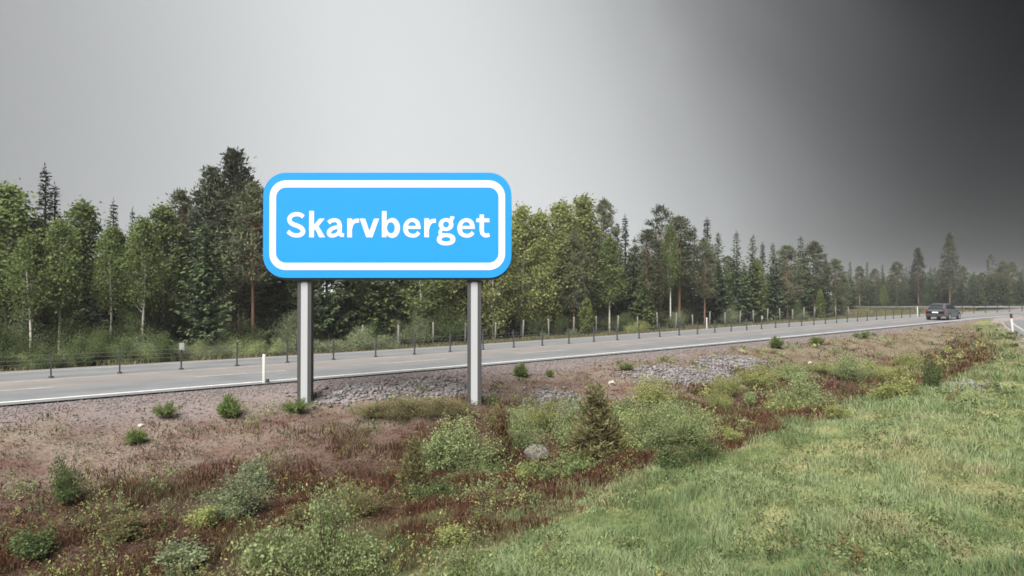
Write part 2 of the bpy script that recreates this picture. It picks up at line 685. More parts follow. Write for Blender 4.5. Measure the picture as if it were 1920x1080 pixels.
def zones(x, y, t, p):
    """real surface colours of the ground: gravel, rubble, dry moss, heath, grass"""
    q = -t
    n1, n2, n3 = fbm(x * .35, y * .35, 21), fbm(x * 1.1, y * 1.1, 31), fbm(x * 3.2, y * 3.2, 41)
    w = {}
    edge = q + (n2 - .5) * 2.2
    gl = np.interp(x, [-16, -8, 0, 10, 25, 45], [1.5, 2.9, 2.4, 1.7, 1.7, 1.4])
    w['gravel'] = (1 - sstep(gl - .7, gl + .9, edge)) * (t <= 0)
    grassy = 1 - sstep(5.0, 7.6, p / np.interp(y, [5, 7, 10, 13, 19, 25], [1.9, 1.65, 1.28, 1.03, .72, .3]) + (n1 - .5) * 3.0 + (n2 - .5) * 1.6)
    w['grass'] = np.where(t <= 0, grassy * sstep(.8, 2.2, q), 0)
    # rubble lies in patches on the slope under the shoulder
    rub = np.zeros_like(x)
    for (rx, ry, ra, rb) in RUB:
        u = (x - rx) * .789 + (y - ry) * .614
        v = -(x - rx) * .614 + (y - ry) * .789
        rub = np.maximum(rub, 1 - sstep(.55, 1.15, np.sqrt((u / ra) ** 2 + (v / rb) ** 2) + (n2 - .5) * .8))
    w['rubble'] = rub * (t <= 0)
    w['heath'] = sstep(4.3, 7.2, q + (n1 - .5) * 4.0 + (n2 - .5) * 2.0) * (1 - grassy) * (t <= 0) * (1 - .75 * sstep(30, 38, y + (n1 - .5) * 8))
    w['dry'] = np.clip(1 - w['heath'] - w['gravel'] - w['grass'] - w['rubble'], 0, 1) * (t <= 0)
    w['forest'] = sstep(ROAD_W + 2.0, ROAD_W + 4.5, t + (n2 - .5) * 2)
    w['n'] = (n1, n2, n3)
    return w


RUB = []
for (px, py, a, b) in [(660, 738, 1.6, .6), (770, 724, 2.0, .7), (845, 735, 1.4, .7), (1048, 745, 1.0, .9), (1290, 700, 3.0, .9), (1365, 682, 2.6, .8),
                       (1225, 706, 1.5, .6), (1800, 722, 1.0, .5)]:
    x_, y_, z_ = ground_at(px, py)
    RUB.append((x_, y_, a, b))

Z = zones(GX, GY, GT, GP)
n1, n2, n3 = Z['n']


def lerp(a, b, f):
    f = np.asarray(f)[..., None]
    return np.asarray(a) * (1 - f) + np.asarray(b) * f


c = lerp((.125, .085, .068), (.175, .14, .112), sstep(.35, .65, n2))
c = lerp(c, lerp((.11, .10, .06), (.18, .155, .10), n2), sstep(1, 14, GX) * .7)                     # dry moss and old grass
c = lerp(c, (.10, .045, .032), sstep(.55, .75, n3) * .7)
c = lerp(c, lerp((.05, .028, .021), (.082, .048, .035), n3), Z['heath'])
c = lerp(c, lerp((.16, .15, .15), (.25, .24, .245), n3), Z['rubble'])
c = c * .70
c = lerp(c, lerp((.11, .09, .085), (.15, .122, .116), n2), Z['gravel'])
c = lerp(c, lerp((.085, .105, .04), (.16, .15, .07), sstep(.4, .7, n2)), Z['grass'])
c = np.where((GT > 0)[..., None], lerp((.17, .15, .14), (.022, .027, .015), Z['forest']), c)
c = np.where((GP < .8)[..., None] & (GT < 0)[..., None], np.array((.16, .14, .13)), c)
ny, nx = GX.shape
idx = np.arange(nx * ny).reshape(ny, nx)
faces = np.stack([idx[:-1, :-1], idx[:-1, 1:], idx[1:, 1:], idx[1:, :-1]], -1).reshape(-1, 4)
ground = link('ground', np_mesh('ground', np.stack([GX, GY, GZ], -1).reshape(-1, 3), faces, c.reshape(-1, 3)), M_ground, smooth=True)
tag(ground, kind='structure')


# road sheets
def strip(name, s0, s1, ts, dz, mat, tint=None, ds=1.5, jitter=0.0, parent=None):
    ns = max(2, int((s1 - s0) / ds) + 1)
    V, T = [], []
    for k in range(ns):
        s = s0 + (s1 - s0) * k / (ns - 1)
        for j, t in enumerate(ts):
            x, y, z, _ = road_at(s, t)
            V.append((x, y, z + dz))
            if tint is not None:
                T.append(tint[j])
    m = len(ts)
    i = np.arange(ns * m).reshape(ns, m)
    fs = np.stack([i[:-1, :-1], i[1:, :-1], i[1:, 1:], i[:-1, 1:]], -1).reshape(-1, 4)
    return link(name, np_mesh(name, V, fs, np.array(T) if tint is not None else None), mat, parent)


S_END = RS[-1] - 2
grey, pink = (.122, .127, .132), (.155, .142, .136)
road = strip('road', 2, S_END, [-.45, 0, .7, 1.3, 1.9, 2.5, 2.9, 3.4, 4.0, 4.6, 5.0, 5.6, 6.2, 6.9, 7.6, ROAD_W], 0.0, M_road,
             [grey, grey, (.13, .135, .14), (.112, .117, .122), (.128, .132, .136), (.13, .132, .134), pink, (.142, .136, .132), pink, pink, (.142, .136, .132), grey, (.14, .142, .144), grey, grey, grey])
tag(road, kind='structure')
tag(strip('edge_line', 2, S0 + 66, [0.0, .15], 0.004, M_paint), kind='structure')
tag(strip('edge_line', 2, S_END, [7.75, 7.87], 0.004, M_paint_worn), kind='structure')
tag(strip('median_line', 2, S_END, [4.72, 4.82], 0.004, M_paint_worn), kind='structure')
# dashes between the two near lanes: 3 m painted, gaps between; positions from the photograph
for k in range(-9, 14):
    s = S0 - 18.3 + k * 6.9 + 6.9
    d = strip('lane_dash', s, s + 3.0, [2.55, 2.66], 0.004, M_paint_worn, ds=1.0)
    tag(d, kind='structure')


# ramp that joins from the right
def ramp_strip(name, ts, dz, mat, tint=None, i0=0, i1=None):
    P = RAMP[i0:i1]
    V, T = [], []
    for i in range(len(P)):
        a, b = P[max(i - 1, 0)], P[min(i + 1, len(P) - 1)]
        d = (b - a)[:2]
        d /= np.linalg.norm(d)
        n = np.array([d[1], -d[0]])           # to the right
        for j, t in enumerate(ts):
            V.append((P[i][0] + n[0] * t, P[i][1] + n[1] * t, P[i][2] + dz))
            if tint is not None:
                T.append(tint[j])
    m = len(ts)
    ii = np.arange(len(P) * m).reshape(len(P), m)
    fs = np.stack([ii[:-1, :-1], ii[:-1, 1:], ii[1:, 1:], ii[1:, :-1]], -1).reshape(-1, 4)
    return link(name, np_mesh(name, V, fs, np.array(T) if tint is not None else None), mat)


tag(ramp_strip('ramp', [0, 2.5, 4.5, 6.8], -.006, M_road, [grey, (.14, .14, .14), (.12, .12, .125), grey]), kind='structure')
tag(ramp_strip('ramp_edge_line', [.45, .57], -.002, M_paint_worn), kind='structure')
# paved lay-by on the far side beyond the bend of the barrier
V = []
for (x_, y_, z_, wv) in LB:
    V += [(x_, y_ - wv / 2, z_ - .008), (x_, y_ + wv / 2, z_ - .008)]
fs = [(2 * i, 2 * i + 2, 2 * i + 3, 2 * i + 1) for i in range(len(LB) - 1)]
layby = link('lay_by', np_mesh('lay_by', V, np.array(fs), np.array([(.14, .138, .135)] * len(V))), M_road)
tag(layby, kind='structure')


# ------------------------------------------------------------------ foliage builders
def rand_dirs(n):
    v = rng.normal(size=(n, 3))
    return v / np.linalg.norm(v, axis=1, keepdims=True)


def leaf_quads(C, D, L, W, U=None):
    """diamond leaves: centre base C, direction D, length L, width W -> verts (N,4,3)"""
    n = len(C)
    if U is None:
        U = rand_dirs(n)
    S = np.cross(D, U)
    S /= np.linalg.norm(S, axis=1, keepdims=True) + 1e-9
    L, W = np.broadcast_to(L, (n,))[:, None], np.broadcast_to(W, (n,))[:, None]
    return np.stack([C, C + D * L * .5 + S * W * .5, C + D * L, C + D * L * .5 - S * W * .5], 1)


def quads_mesh(name, Q, tint):
    n = len(Q)
    return np_mesh(name, Q.reshape(-1, 3), np.arange(n * 4).reshape(n, 4), np.repeat(tint, 4, axis=0))


def palette(n, cols, spread=.18):
    cols = np.array(cols, float)
    a = cols[rng.integers(0, len(cols), n)]
    return a * (1 + rng.normal(0, spread, (n, 1))).clip(.4, 1.7)


def trunk_mesh(name, H, r0, top, wob=.05, limbs=(), seg=9, n=7):
    m = MB()
    ph = random.random() * 6
    pts, rad = [], []
    for i in range(seg + 1):
        f = i / seg
        pts.append((wob * math.sin(ph + f * 4) * f * 2, wob * math.cos(ph * 1.7 + f * 3.3) * f * 2, f * H * top - (.25 if i == 0 else 0)))
        rad.append(r0 * (1 - f) ** .8 * (1.25 if i == 0 else 1) + .008)
    m.tube(pts, rad, n)
    for (a, b, c_, ra) in limbs:
        m.tube([a, b, c_], [ra, ra * .7, ra * .25], 4, cap=False)
    me = m.mesh(name)
    me.polygons.foreach_set('use_smooth', [True] * len(me.polygons))
    return me


def make_spruce(H=10.0, Rb=1.9, low=.06, cols=((.062, .085, .045), (.085, .11, .055), (.05, .07, .04)), droop=.35, dens=1.0, tips=None, pw=.85):
    Q, T, limbs = [], [], []
    z = low * H
    while z < H * .985:
        f = z / H
        Lm = Rb * (1 - f) ** pw * (.55 + .45 * min(1, (f - low) / .12 + .4)) + .10
        nb = int(6 + 3 * (1 - f))
        a0 = random.random() * 6.28
        for b in range(nb):
            if random.random() < .10:
                continue
            az = a0 + b * 6.283 / nb + random.uniform(-.3, .3)
            L = Lm * random.uniform(.6, 1.18)
            up = .55 * f - droop * (1 - f) + random.uniform(-.12, .12)
            d = np.array([math.cos(az), math.sin(az), 0])
            ns = max(2, int(L / .17 * dens))
            fr = (np.arange(ns) + rng.random(ns)) / ns
            pos = np.outer(fr * L, d)
            pos[:, 2] = z + up * L * fr + .22 * L * fr ** 3
            limbs.append(((0, 0, z), tuple(pos[ns // 2]), tuple(d * L + np.array([0, 0, z + up * L + .2 * L])), .018 + .012 * (1 - f)))
            k = 3
            C = np.repeat(pos, k, 0) + rng.normal(0, .035, (ns * k, 3))
            side = rng.choice([-1, 1], ns * k)[:, None] * np.array([-d[1], d[0], 0])[None]
            D = d[None] * rng.uniform(.35, 1.0, (ns * k, 1)) + side * rng.uniform(.2, .95, (ns * k, 1))
            D[:, 2] += rng.uniform(-.65, .15, ns * k)
            D /= np.linalg.norm(D, axis=1, keepdims=True)
            ln = (.16 + .34 * min(L, 1.6) / 1.6) * rng.uniform(.6, 1.25, ns * k) * (1.15 - .5 * np.repeat(fr, k))
            Q.append(leaf_quads(C, D, ln, ln * .36 + .03, np.array([[0, 0, 1.0]]) + rng.normal(0, .45, (ns * k, 3))))
            t = palette(ns * k, cols)
            if tips is not None:
                ft = (np.repeat(fr, k) ** 1.5)[:, None] * .8
                t = t * (1 - ft) + palette(ns * k, tips) * ft
            T.append(t)
        z += (.20 + .13 * (1 - f)) * H / 10 * random.uniform(.8, 1.3)
    # leader
    C = np.stack([np.zeros(10), np.zeros(10), np.linspace(H * .95, H * 1.0, 10)], 1)
    D = rand_dirs(10) * .6 + np.array([0, 0, .8])
    Q.append(leaf_quads(C, D, .22, .06))
    T.append(palette(10, cols))
    crown = quads_mesh('crown', np.concatenate(Q), np.concatenate(T))
    trunk = trunk_mesh('trunk', H, .012 * H, .99, .02, random.sample(limbs, min(60, len(limbs))))
    return trunk, crown, M_bark_s, M_needle


def make_pine(H=10.0, low=.42, Rb=1.7, cols=((.085, .095, .056), (.105, .112, .064), (.068, .08, .05)), clumps=150, dead=18, needle=.24, pt=.62):
    Q, T, limbs = [], [], []
    for i in range(clumps):
        f = low + (1 - low) * (i + random.random()) / clumps
        u = (f - low) / (1 - low)
        prof = (u ** .35) * (1 - u) ** pt * (1.65 + .9 * (pt - .62))
        az = random.random() * 6.283
        rr = Rb * prof * math.sqrt(random.uniform(.08, 1.0)) + .05
        z0 = f * H - rr * random.uniform(.05, .5)
        end = np.array([math.cos(az) * rr, math.sin(az) * rr, f * H])
        if random.random() < .55:
            limbs.append(((0, 0, z0), (end[0] * .55, end[1] * .55, z0 + (end[2] - z0) * .3), tuple(end), .014 + .03 * (1 - u)))
        n = int(46 * random.uniform(.6, 1.3))
        cl = end + rng.normal(0, 1, (n, 3)) * np.array([.24, .24, .13]) * (1.15 - .5 * u)
        D = rand_dirs(n) * .75 + np.array([end[0], end[1], 0]) / (rr + .3) * .5 + np.array([0, 0, .45])
        D /= np.linalg.norm(D, axis=1, keepdims=True)
        ln = needle * rng.uniform(.6, 1.3, n)
        Q.append(leaf_quads(cl, D, ln, ln * .30))
        T.append(palette(n, cols) * random.uniform(.8, 1.2))
    for i in range(dead):
        f = random.uniform(.12, low + .08)
        az = random.random() * 6.283
        L = random.uniform(.4, 1.1)
        limbs.append(((0, 0, f * H), (math.cos(az) * L * .6, math.sin(az) * L * .6, f * H + .02), (math.cos(az) * L, math.sin(az) * L, f * H - .1 * L), .012))
    crown = quads_mesh('crown', np.concatenate(Q), np.concatenate(T))
    trunk = trunk_mesh('trunk', H, .0125 * H, .97, .06, limbs)
    return trunk, crown, M_bark_p, M_needle


def make_birch(H=10.0, low=.25, Rb=1.5, cols=((.15, .19, .07), (.18, .215, .085), (.12, .16, .06)), clumps=170, leaf=.17, wob=.12, bare=0.0, r0=.008, n0=52):
    Q, T, limbs = [], [], []
    for i in range(clumps):
        f = low + (1.0 - low) * (i + random.random()) / clumps
        u = (f - low) / (1 - low)
        prof = min(1.0, (u + .06) * 2.6) ** .6 * (1 - u) ** .55 * 1.25
        az = random.random() * 6.283
        rr = Rb * prof * math.sqrt(random.uniform(.05, 1.0)) + .03
        end = np.array([math.cos(az) * rr, math.sin(az) * rr, f * H + random.uniform(-.2, .2)])
        z0 = max(low * H * .8, end[2] - rr * random.uniform(.6, 1.4))
        if random.random() < .5:
            limbs.append(((0, 0, z0), (end[0] * .6, end[1] * .6, z0 + (end[2] - z0) * .55), tuple(end), .012 + .022 * (1 - u)))
        n = int(n0 * random.uniform(.5, 1.4))
        sp = np.array([.30, .30, .30]) * (1.1 - .45 * u)
        cl = end + rng.normal(0, 1, (n, 3)) * sp
        D = rand_dirs(n) + np.array([0, 0, -.25])
        D /= np.linalg.norm(D, axis=1, keepdims=True)
        ln = leaf * rng.uniform(.6, 1.35, n)
        Q.append(leaf_quads(cl, D, ln, ln * .7))
        T.append(palette(n, cols) * random.uniform(.82, 1.18))
    crown = quads_mesh('crown', np.concatenate(Q), np.concatenate(T))
    trunk = trunk_mesh('trunk', H, r0 * H, .96, wob, limbs)
    return trunk, crown, M_bark_b, M_leaf


def make_shrub(H=1.0, Rb=.6, cols=((.10, .13, .05), (.13, .16, .065), (.08, .11, .04)), stems=14, leaves=950, leaf=.07, spread=1.0, fine=False, spire=False, thin=.22):
    """many stems from one base with leaves along their upper parts"""
    Q, T = [], []
    m = MB()
    per = leaves // stems
    for i in range(stems):
        az = random.random() * 6.283
        if spire:
            lean = Rb * random.uniform(.1, 1.0)
            top = H * (1 - .85 * lean / Rb) * random.uniform(.85, 1.05)
        else:
            lean = Rb * random.random() ** .6 * spread
            top = H * (1 - .45 * (lean / Rb) ** 2) * random.uniform(.42, 1.12)
        b = np.array([random.gauss(0, .07), random.gauss(0, .07), -.04])
        e = np.array([math.cos(az) * lean, math.sin(az) * lean, max(top, .12)])
        mid = np.array([e[0] * .35, e[1] * .35, e[2] * .55])
        m.tube([b, mid, e], [.011 * H + .003, .008 * H + .002, .002], 4, cap=False)
        f = rng.uniform(.18 if not spire else .05, 1.0, per) ** .8
        f = f[:, None]
        P = b * (1 - f) ** 2 + 2 * mid * f * (1 - f) * 1.0 + e * f ** 2
        P = P + rng.normal(0, 1, (per, 3)) * np.array([.09, .09, .06]) * (.35 + .8 * H) * (.5 if fine else 1)
        P[:, 2] = np.maximum(P[:, 2], .01)
        D = rand_dirs(per) + (e - b)[None] / np.linalg.norm(e - b) * (.9 if fine else .35)
        D /= np.linalg.norm(D, axis=1, keepdims=True)
        ln = leaf * rng.uniform(.6, 1.4, per)
        Q.append(leaf_quads(P, D, ln, ln * (thin if fine else .6)))
        T.append(palette(per, cols) * random.uniform(.78, 1.22))
    fol = quads_mesh('foliage', np.concatenate(Q), np.concatenate(T))
    return m.mesh('stem'), fol


TREES = {}
TREES['spruce'] = [make_spruce(Rb=r, low=lo, droop=dr) for r, lo, dr in ((1.75, .05, .35), (2.1, .04, .42), (1.5, .08, .3), (1.9, .12, .38))]
TREES['slim'] = [make_spruce(Rb=r, low=.06, droop=.25, pw=1.25, cols=((.034, .046, .028), (.045, .06, .032), (.05, .055, .03))) for r in (1.5, 1.3)]
TREES['paleSpruce'] = [make_spruce(Rb=2.0, low=.03, droop=.3, cols=((.055, .075, .032), (.075, .095, .04)), tips=((.12, .145, .055), (.10, .13, .05)))]
TREES['layered'] = [make_spruce(Rb=2.5, low=.14, droop=.12, pw=.6, dens=.9, cols=((.04, .06, .034), (.055, .08, .042)), tips=((.115, .145, .065), (.10, .13, .06)))]
TREES['pine'] = [make_pine(low=lo, Rb=r, clumps=cnt) for lo, r, cnt in ((.34, 1.7, 175), (.40, 1.5, 150), (.26, 2.0, 210), (.42, 1.7, 150))]
TREES['openPine'] = [make_pine(low=.35, Rb=1.9, clumps=75, cols=((.055, .07, .045), (.07, .085, .05)), needle=.26)]
TREES['bigPine'] = [make_pine(low=.22, Rb=r, clumps=cn, cols=((.05, .058, .04), (.065, .072, .046)), needle=.27, pt=1.05) for r, cn in ((1.8, 190), (2.2, 230), (1.5, 150))]
TREES['birch'] = [make_birch(low=lo, Rb=r, clumps=cnt) for lo, r, cnt in ((.30, 1.35, 165), (.22, 1.6, 190), (.36, 1.2, 140))]
TREES['stem'] = [make_birch(low=lo, Rb=r, clumps=cnt, r0=.0105, wob=w_) for lo, r, cnt, w_ in ((.42, 1.2, 130, .10), (.45, 1.35, 130, .16))]
TREES['aspen'] = [make_birch(low=lo, Rb=r, clumps=cnt, cols=((.22, .24, .09), (.25, .265, .105), (.18, .21, .078))) for lo, r, cnt in ((.16, 1.75, 230), (.12, 1.5, 210))]
TREES['sapling'] = [make_birch(H=10, low=.12, Rb=3.0, clumps=120, leaf=.5, cols=((.115, .145, .05), (.14, .165, .06)), wob=.2, r0=.006, n0=34)]
NAME = {'spruce': 'spruce_tree', 'slim': 'spruce_tree', 'paleSpruce': 'spruce_tree', 'layered': 'spruce_tree', 'pine': 'pine_tree', 'openPine': 'pine_tree',
        'bigPine': 'pine_tree', 'birch': 'birch_tree', 'stem': 'birch_tree', 'aspen': 'birch_tree', 'sapling': 'birch_sapling'}
CAT = {'spruce_tree': 'spruce', 'pine_tree': 'pine', 'birch_tree': 'birch', 'birch_sapling': 'sapling'}


def plant_tree(kind, x, y, H, wide=1.0, label='', group=None, variant=None, sink=.12):
    tr, cr, mb, ml = TREES[kind][variant % len(TREES[kind]) if variant is not None else random.randrange(len(TREES[kind]))]
    root = empty(NAME[kind], (x, y, zat(x, y) - sink), random.random() * 6.283)
    k = H / 10.0
    root.scale = (k * wide, k * wide, k)
    link('trunk', tr, mb, root)
    link('crown', cr, ml, root)
    tag(root, label, CAT[NAME[kind]], group)
    return root


def forest_pt(px, t):
    """ground point seen in column px at distance t beyond the near white line"""
    k = (px - CX) / F_PX
    Y = (26.45 + t / .789) / (1 - SL * k)
    return k * Y, Y


def top_height(x, y, topy):
    return CAMZ + (HY - topy) / F_PX * y - zat(x, y) + .1


FG = 'trees along the forest edge'
FRONT = [
    # column, row of the top, kind, distance, width factor, label
    (14, 352, 'birch', 17, 1.5, 'broad green birch at the far left end of the forest edge'),
    (58, 445, 'stem', 14, 1.1, 'low pale birch in front of the two dark spires at the left'),
    (82, 312, 'slim', 19, 1.15, 'taller of the two dark spruce spires above the birches at the left'),
    (101, 347, 'slim', 19.5, 1.25, 'shorter of the two dark spruce spires above the birches at the left'),
    (112, 415, 'stem', 14, .95, 'birch with a straight white trunk, second white trunk from the left'),
    (155, 386, 'birch', 17, 1.3, 'rounded yellow green birch between the dark spires and the thin-tipped spruce'),
    (211, 376, 'slim', 18, 1.2, 'thin-tipped spruce rising from the birches near the white marker plate'),
    (206, 430, 'stem', 14.5, .9, 'birch with a thin leaning white trunk left of the white marker plate'),
    (248, 392, 'spruce', 18.5, .75, 'short dark spruce tip behind the brightest white birch trunk'),
    (266, 415, 'stem', 13.8, 1.0, 'birch with the brightest white trunk beside the thin-tipped spruce'),
    (305, 392, 'birch', 17, 1.2, 'yellow green birch just left of the small pine beside the tall dark pines'),
    (340, 360, 'pine', 18, .9, 'small dark pine on the left shoulder of the tall pine clump'),
    (385, 415, 'layered', 13.6, 1.0, 'spruce with wide tiers of pale branches below the tall pines'),
    (397, 318, 'bigPine', 17.5, .95, 'left-hand pine of the tall dark clump beside the blue sign'),
    (440, 286, 'bigPine', 16.5, 1.15, 'tallest dark pine of the clump beside the blue sign'),
    (474, 345, 'pine', 14, .9, 'pine with a bare orange trunk next to the left edge of the sign'),
    (520, 385, 'spruce', 15.5, 1.0, 'dark spruce half hidden by the left rim of the sign'),
    (570, 375, 'pine', 16, 1.0, 'dark pine straight behind the left sign post'),
    (612, 372, 'layered', 14, .9, 'spruce with tiered branches seen just right of the left sign post'),
    (655, 385, 'spruce', 16, 1.0, 'dark spruce behind the pale roadside willow below the sign'),
    (700, 390, 'paleSpruce', 14.5, .9, 'pale spruce rising from the right end of the roadside willow'),
    (748, 380, 'spruce', 15.5, 1.05, 'broad dark spruce below the middle of the sign'),
    (790, 400, 'birch', 14, 1.2, 'leafy birch below the sign, left of the right sign post'),
    (835, 385, 'aspen', 14.3, 1.0, 'yellowish aspen close to the left side of the right sign post'),
    (885, 385, 'spruce', 15.5, 1.0, 'dark spruce hidden behind the right sign post'),
    (925, 400, 'aspen', 14, 1.0, 'leafy aspen in the gap between the right sign post and the sign corner'),
    (978, 392, 'aspen', 15, 1.15, 'light green aspen touching the right edge of the sign'),
    (1012, 402, 'aspen', 14.5, 1.0, 'light green aspen second from the right edge of the sign'),
    (1052, 384, 'aspen', 16, 1.25, 'left tree of the bulky light green group right of the sign'),
    (1092, 373, 'aspen', 16.5, 1.25, 'tallest light green aspen of the bulky group right of the sign'),
    (1076, 440, 'pine', 14.5, .9, 'brownish pine standing in front of the bulky light green group'),
    (1133, 376, 'pine', 17.5, .75, 'narrow dark pine on the right shoulder of the light green group'),
    (1143, 450, 'birch', 14, 1.3, 'lower leafy birch spreading right of the bulky light green group'),
    (1157, 417, 'slim', 17, 1.1, 'left one of the twin spruce spires between light and dark trees'),
    (1172, 404, 'slim', 17.5, 1.1, 'right one of the twin spruce spires between light and dark trees'),
    (1190, 445, 'spruce', 15.5, .8, 'dark spruce just right of the twin spires'),
    (1100, 560, 'sapling', 12.6, .75, 'small bright green birch in front of the light green group'),
    (1205, 500, 'paleSpruce', 13.2, 1.0, 'short yellow green spruce in front of the open-crowned pine'),
    (1215, 432, 'pine', 15.5, 1.0, 'short pine on the left side of the open-crowned pine'),
    (1240, 388, 'openPine', 17, .95, 'open-crowned pine with sky showing through its top'),
    (1257, 425, 'stem', 14, .7, 'thin birch with a white stem between the open-crowned pine and the brown pine'),
    (1274, 408, 'pine', 14.5, 1.05, 'brownish round-topped pine with a grey trunk'),
    (1302, 423, 'spruce', 16, .8, 'dark spruce between the brownish pine and the pointed spruce'),
    (1326, 410, 'slim', 15.5, 1.35, 'sharp pointed spruce tallest right of the brownish pine'),
    (1321, 450, 'pine', 13.6, .75, 'pine with a reddish bare trunk behind the white roadside post'),
    (1347, 436, 'spruce', 15, .85, 'spruce on the right side of the sharp pointed spruce'),
    (1381, 433, 'spruce', 15, .95, 'broad dark spruce left of the white reflector plate'),
    (1412, 440, 'paleSpruce', 14.2, .85, 'greenish spruce straight above the white reflector plate'),
    (1430, 455, 'slim', 16, 1.2, 'thin spruce right of the white reflector plate'),
    (1450, 457, 'spruce', 15, .9, 'dark spruce with a blunt top right of the greenish spruce'),
    (1476, 462, 'pine', 14.5, 1.0, 'low pine left of the pointed spruce near the forest corner'),
    (1502, 443, 'spruce', 15, .95, 'pointed spruce standing highest near the forest corner'),
    (1526, 455, 'pine', 14.5, 1.0, 'pine leaning on the pointed spruce near the forest corner'),
    (1538, 545, 'sapling', 12.6, .6, 'small green birch at the foot of the forest corner'),
    (1548, 478, 'spruce', 14, 1.0, 'second last dark spruce before the forest corner'),
    (1566, 487, 'pine', 13.8, 1.1, 'last dark pine on the forest corner by the lay-by'),
]
for i, (px, ty, kind, t, wd, lab) in enumerate(FRONT):
    x, y = forest_pt(px, t)
    plant_tree(kind, x, y, top_height(x, y, ty), wd * (1.18 if px > 1150 and kind in ('spruce', 'pine', 'slim', 'paleSpruce') else 1.0), lab, FG, variant=i)

# beyond the bend
FAR = [
    (1594, 490, 'spruce', 92, 1.0, 'dark spruce just past the forest corner at the start of the lay-by'),
    (1612, 500, 'pine', 100, 1.0, 'low pine in the dip between forest corner and far wood'),
    (1626, 490, 'spruce', 108, .9, 'small pointed spruce in the dip right of the forest corner'),
    (1640, 505, 'pine', 106, 1.1, 'lowest pine in the dip right of the forest corner'),
    (1655, 495, 'spruce', 110, .9, 'pointed spruce above the small green birch of the far wood'),
    (1657, 535, 'sapling', 101, .55, 'small green birch beside the lay-by in front of the far wood'),
    (1682, 492, 'pine', 109, 1.1, 'dark pine between the small green birch and the round far pine'),
    (1700, 500, 'spruce', 112, 1.0, 'dark spruce left of the round far pine'),
    (1722, 466, 'bigPine', 110, .9, 'round-topped far pine, second tallest of the far wood'),
    (1745, 500, 'spruce', 108, 1.0, 'dark spruce between the two tallest far pines'),
    (1764, 505, 'pine', 112, 1.1, 'low pine left of the tallest far pine'),
    (1781, 436, 'bigPine', 105, .8, 'tallest far pine, alone against the dark sky behind the car'),
    (1805, 500, 'pine', 111, 1.1, 'pine under the right branches of the tallest far pine'),
    (1826, 508, 'spruce', 109, 1.0, 'dark spruce between the tallest far pine and the thin bare pine'),
    (1842, 512, 'pine', 112, 1.1, 'low pine left of the thin bare pine'),
    (1858, 478, 'openPine', 113, .55, 'thin bare pine with one tuft at the top in the dark corner'),
    (1880, 490, 'pine', 108, 1.0, 'left one of the pair of pines at the right end of the far wood'),
    (1898, 491, 'pine', 109, 1.0, 'right one of the pair of pines at the right end of the far wood'),
    (1918, 503, 'spruce', 108, 1.1, 'last dark spruce of the far wood at the right'),
]
for i, (px, ty, kind, Y, wd, lab) in enumerate(FAR):
    x = (px - CX) / F_PX * Y
    plant_tree(kind, x, Y, top_height(x, Y, ty), wd, lab, 'trees of the far wood', variant=i)

# the wood behind the first trees: nothing tells these apart
FL = {'spruce': 'dark spruce standing deep in the wood behind the front trees', 'pine': 'dark pine standing deep in the wood behind the front trees',
      'birch': 'green birch standing deep in the wood behind the front trees'}
SKY_X = [f[0] for f in FRONT] + [f[0] for f in FAR]


def skyline(px):
    pts = sorted([(f[0], f[1]) for f in FRONT if f[1] < 480 or f[0] > 1500])
    return float(np.interp(px, [a for a, b in pts], [b for a, b in pts]))


nb = 0
for row, (t, sp) in enumerate(((16, 2.0), (19, 2.4), (23, 2.8), (28, 3.2), (35, 4.0))):
    s = -34.0 + random.random() * 2
    while s < 92:
        bx, by = s * .789 + -.614 * t, 26.45 + s * .614 + .789 * t
        bx += random.gauss(0, .5)
        by += random.gauss(0, .7)
        s += sp * random.uniform(.7, 1.3)
        px = CX + F_PX * bx / max(by, 1)
        if px > 1585 or px < -330:
            continue
        sky = skyline(min(max(px, 0), 1566)) + 34 + random.uniform(0, 55)
        H = min(max(top_height(bx, by, sky), 4.5), 10.5)
        kind = random.choices(['spruce', 'pine', 'birch'], [5, 2, 2 if px < 1150 else .4])[0]
        plant_tree(kind, bx, by, H, random.uniform(.9, 1.2), FL[kind], 'trees deep in the wood')
        nb += 1
for k in range(120):
    px = random.uniform(1560, 2060)
    Y = 106 + 34 * random.random() ** 1.5
    x = (px - CX) / F_PX * Y
    H = top_height(x, Y, random.uniform(506, 535))
    kind = random.choices(['spruce', 'pine'], [6, 1])[0]
    plant_tree(kind, x, Y, max(H, 4), random.uniform(1.2, 1.7), 'dark %s filling the far wood behind its first row of trees' % kind, 'trees deep in the far wood')

for k in range(80):
    px = random.uniform(1570, 1980)
    Y = random.uniform(116, 150)
    x = (px - CX) / F_PX * Y
    plant_tree('spruce', x, Y, random.uniform(3.5, 5.5), random.uniform(1.5, 2.0), 'dark spruce filling the far wood behind its first row of trees', 'trees deep in the far wood')

for px in (1766, 1776, 1786, 1796):
    plant_tree('spruce', (px - CX) / F_PX * 117, 117 + (px % 3), 7.0, 1.5, 'dark spruce filling the far wood behind its first row of trees', 'trees deep in the far wood')

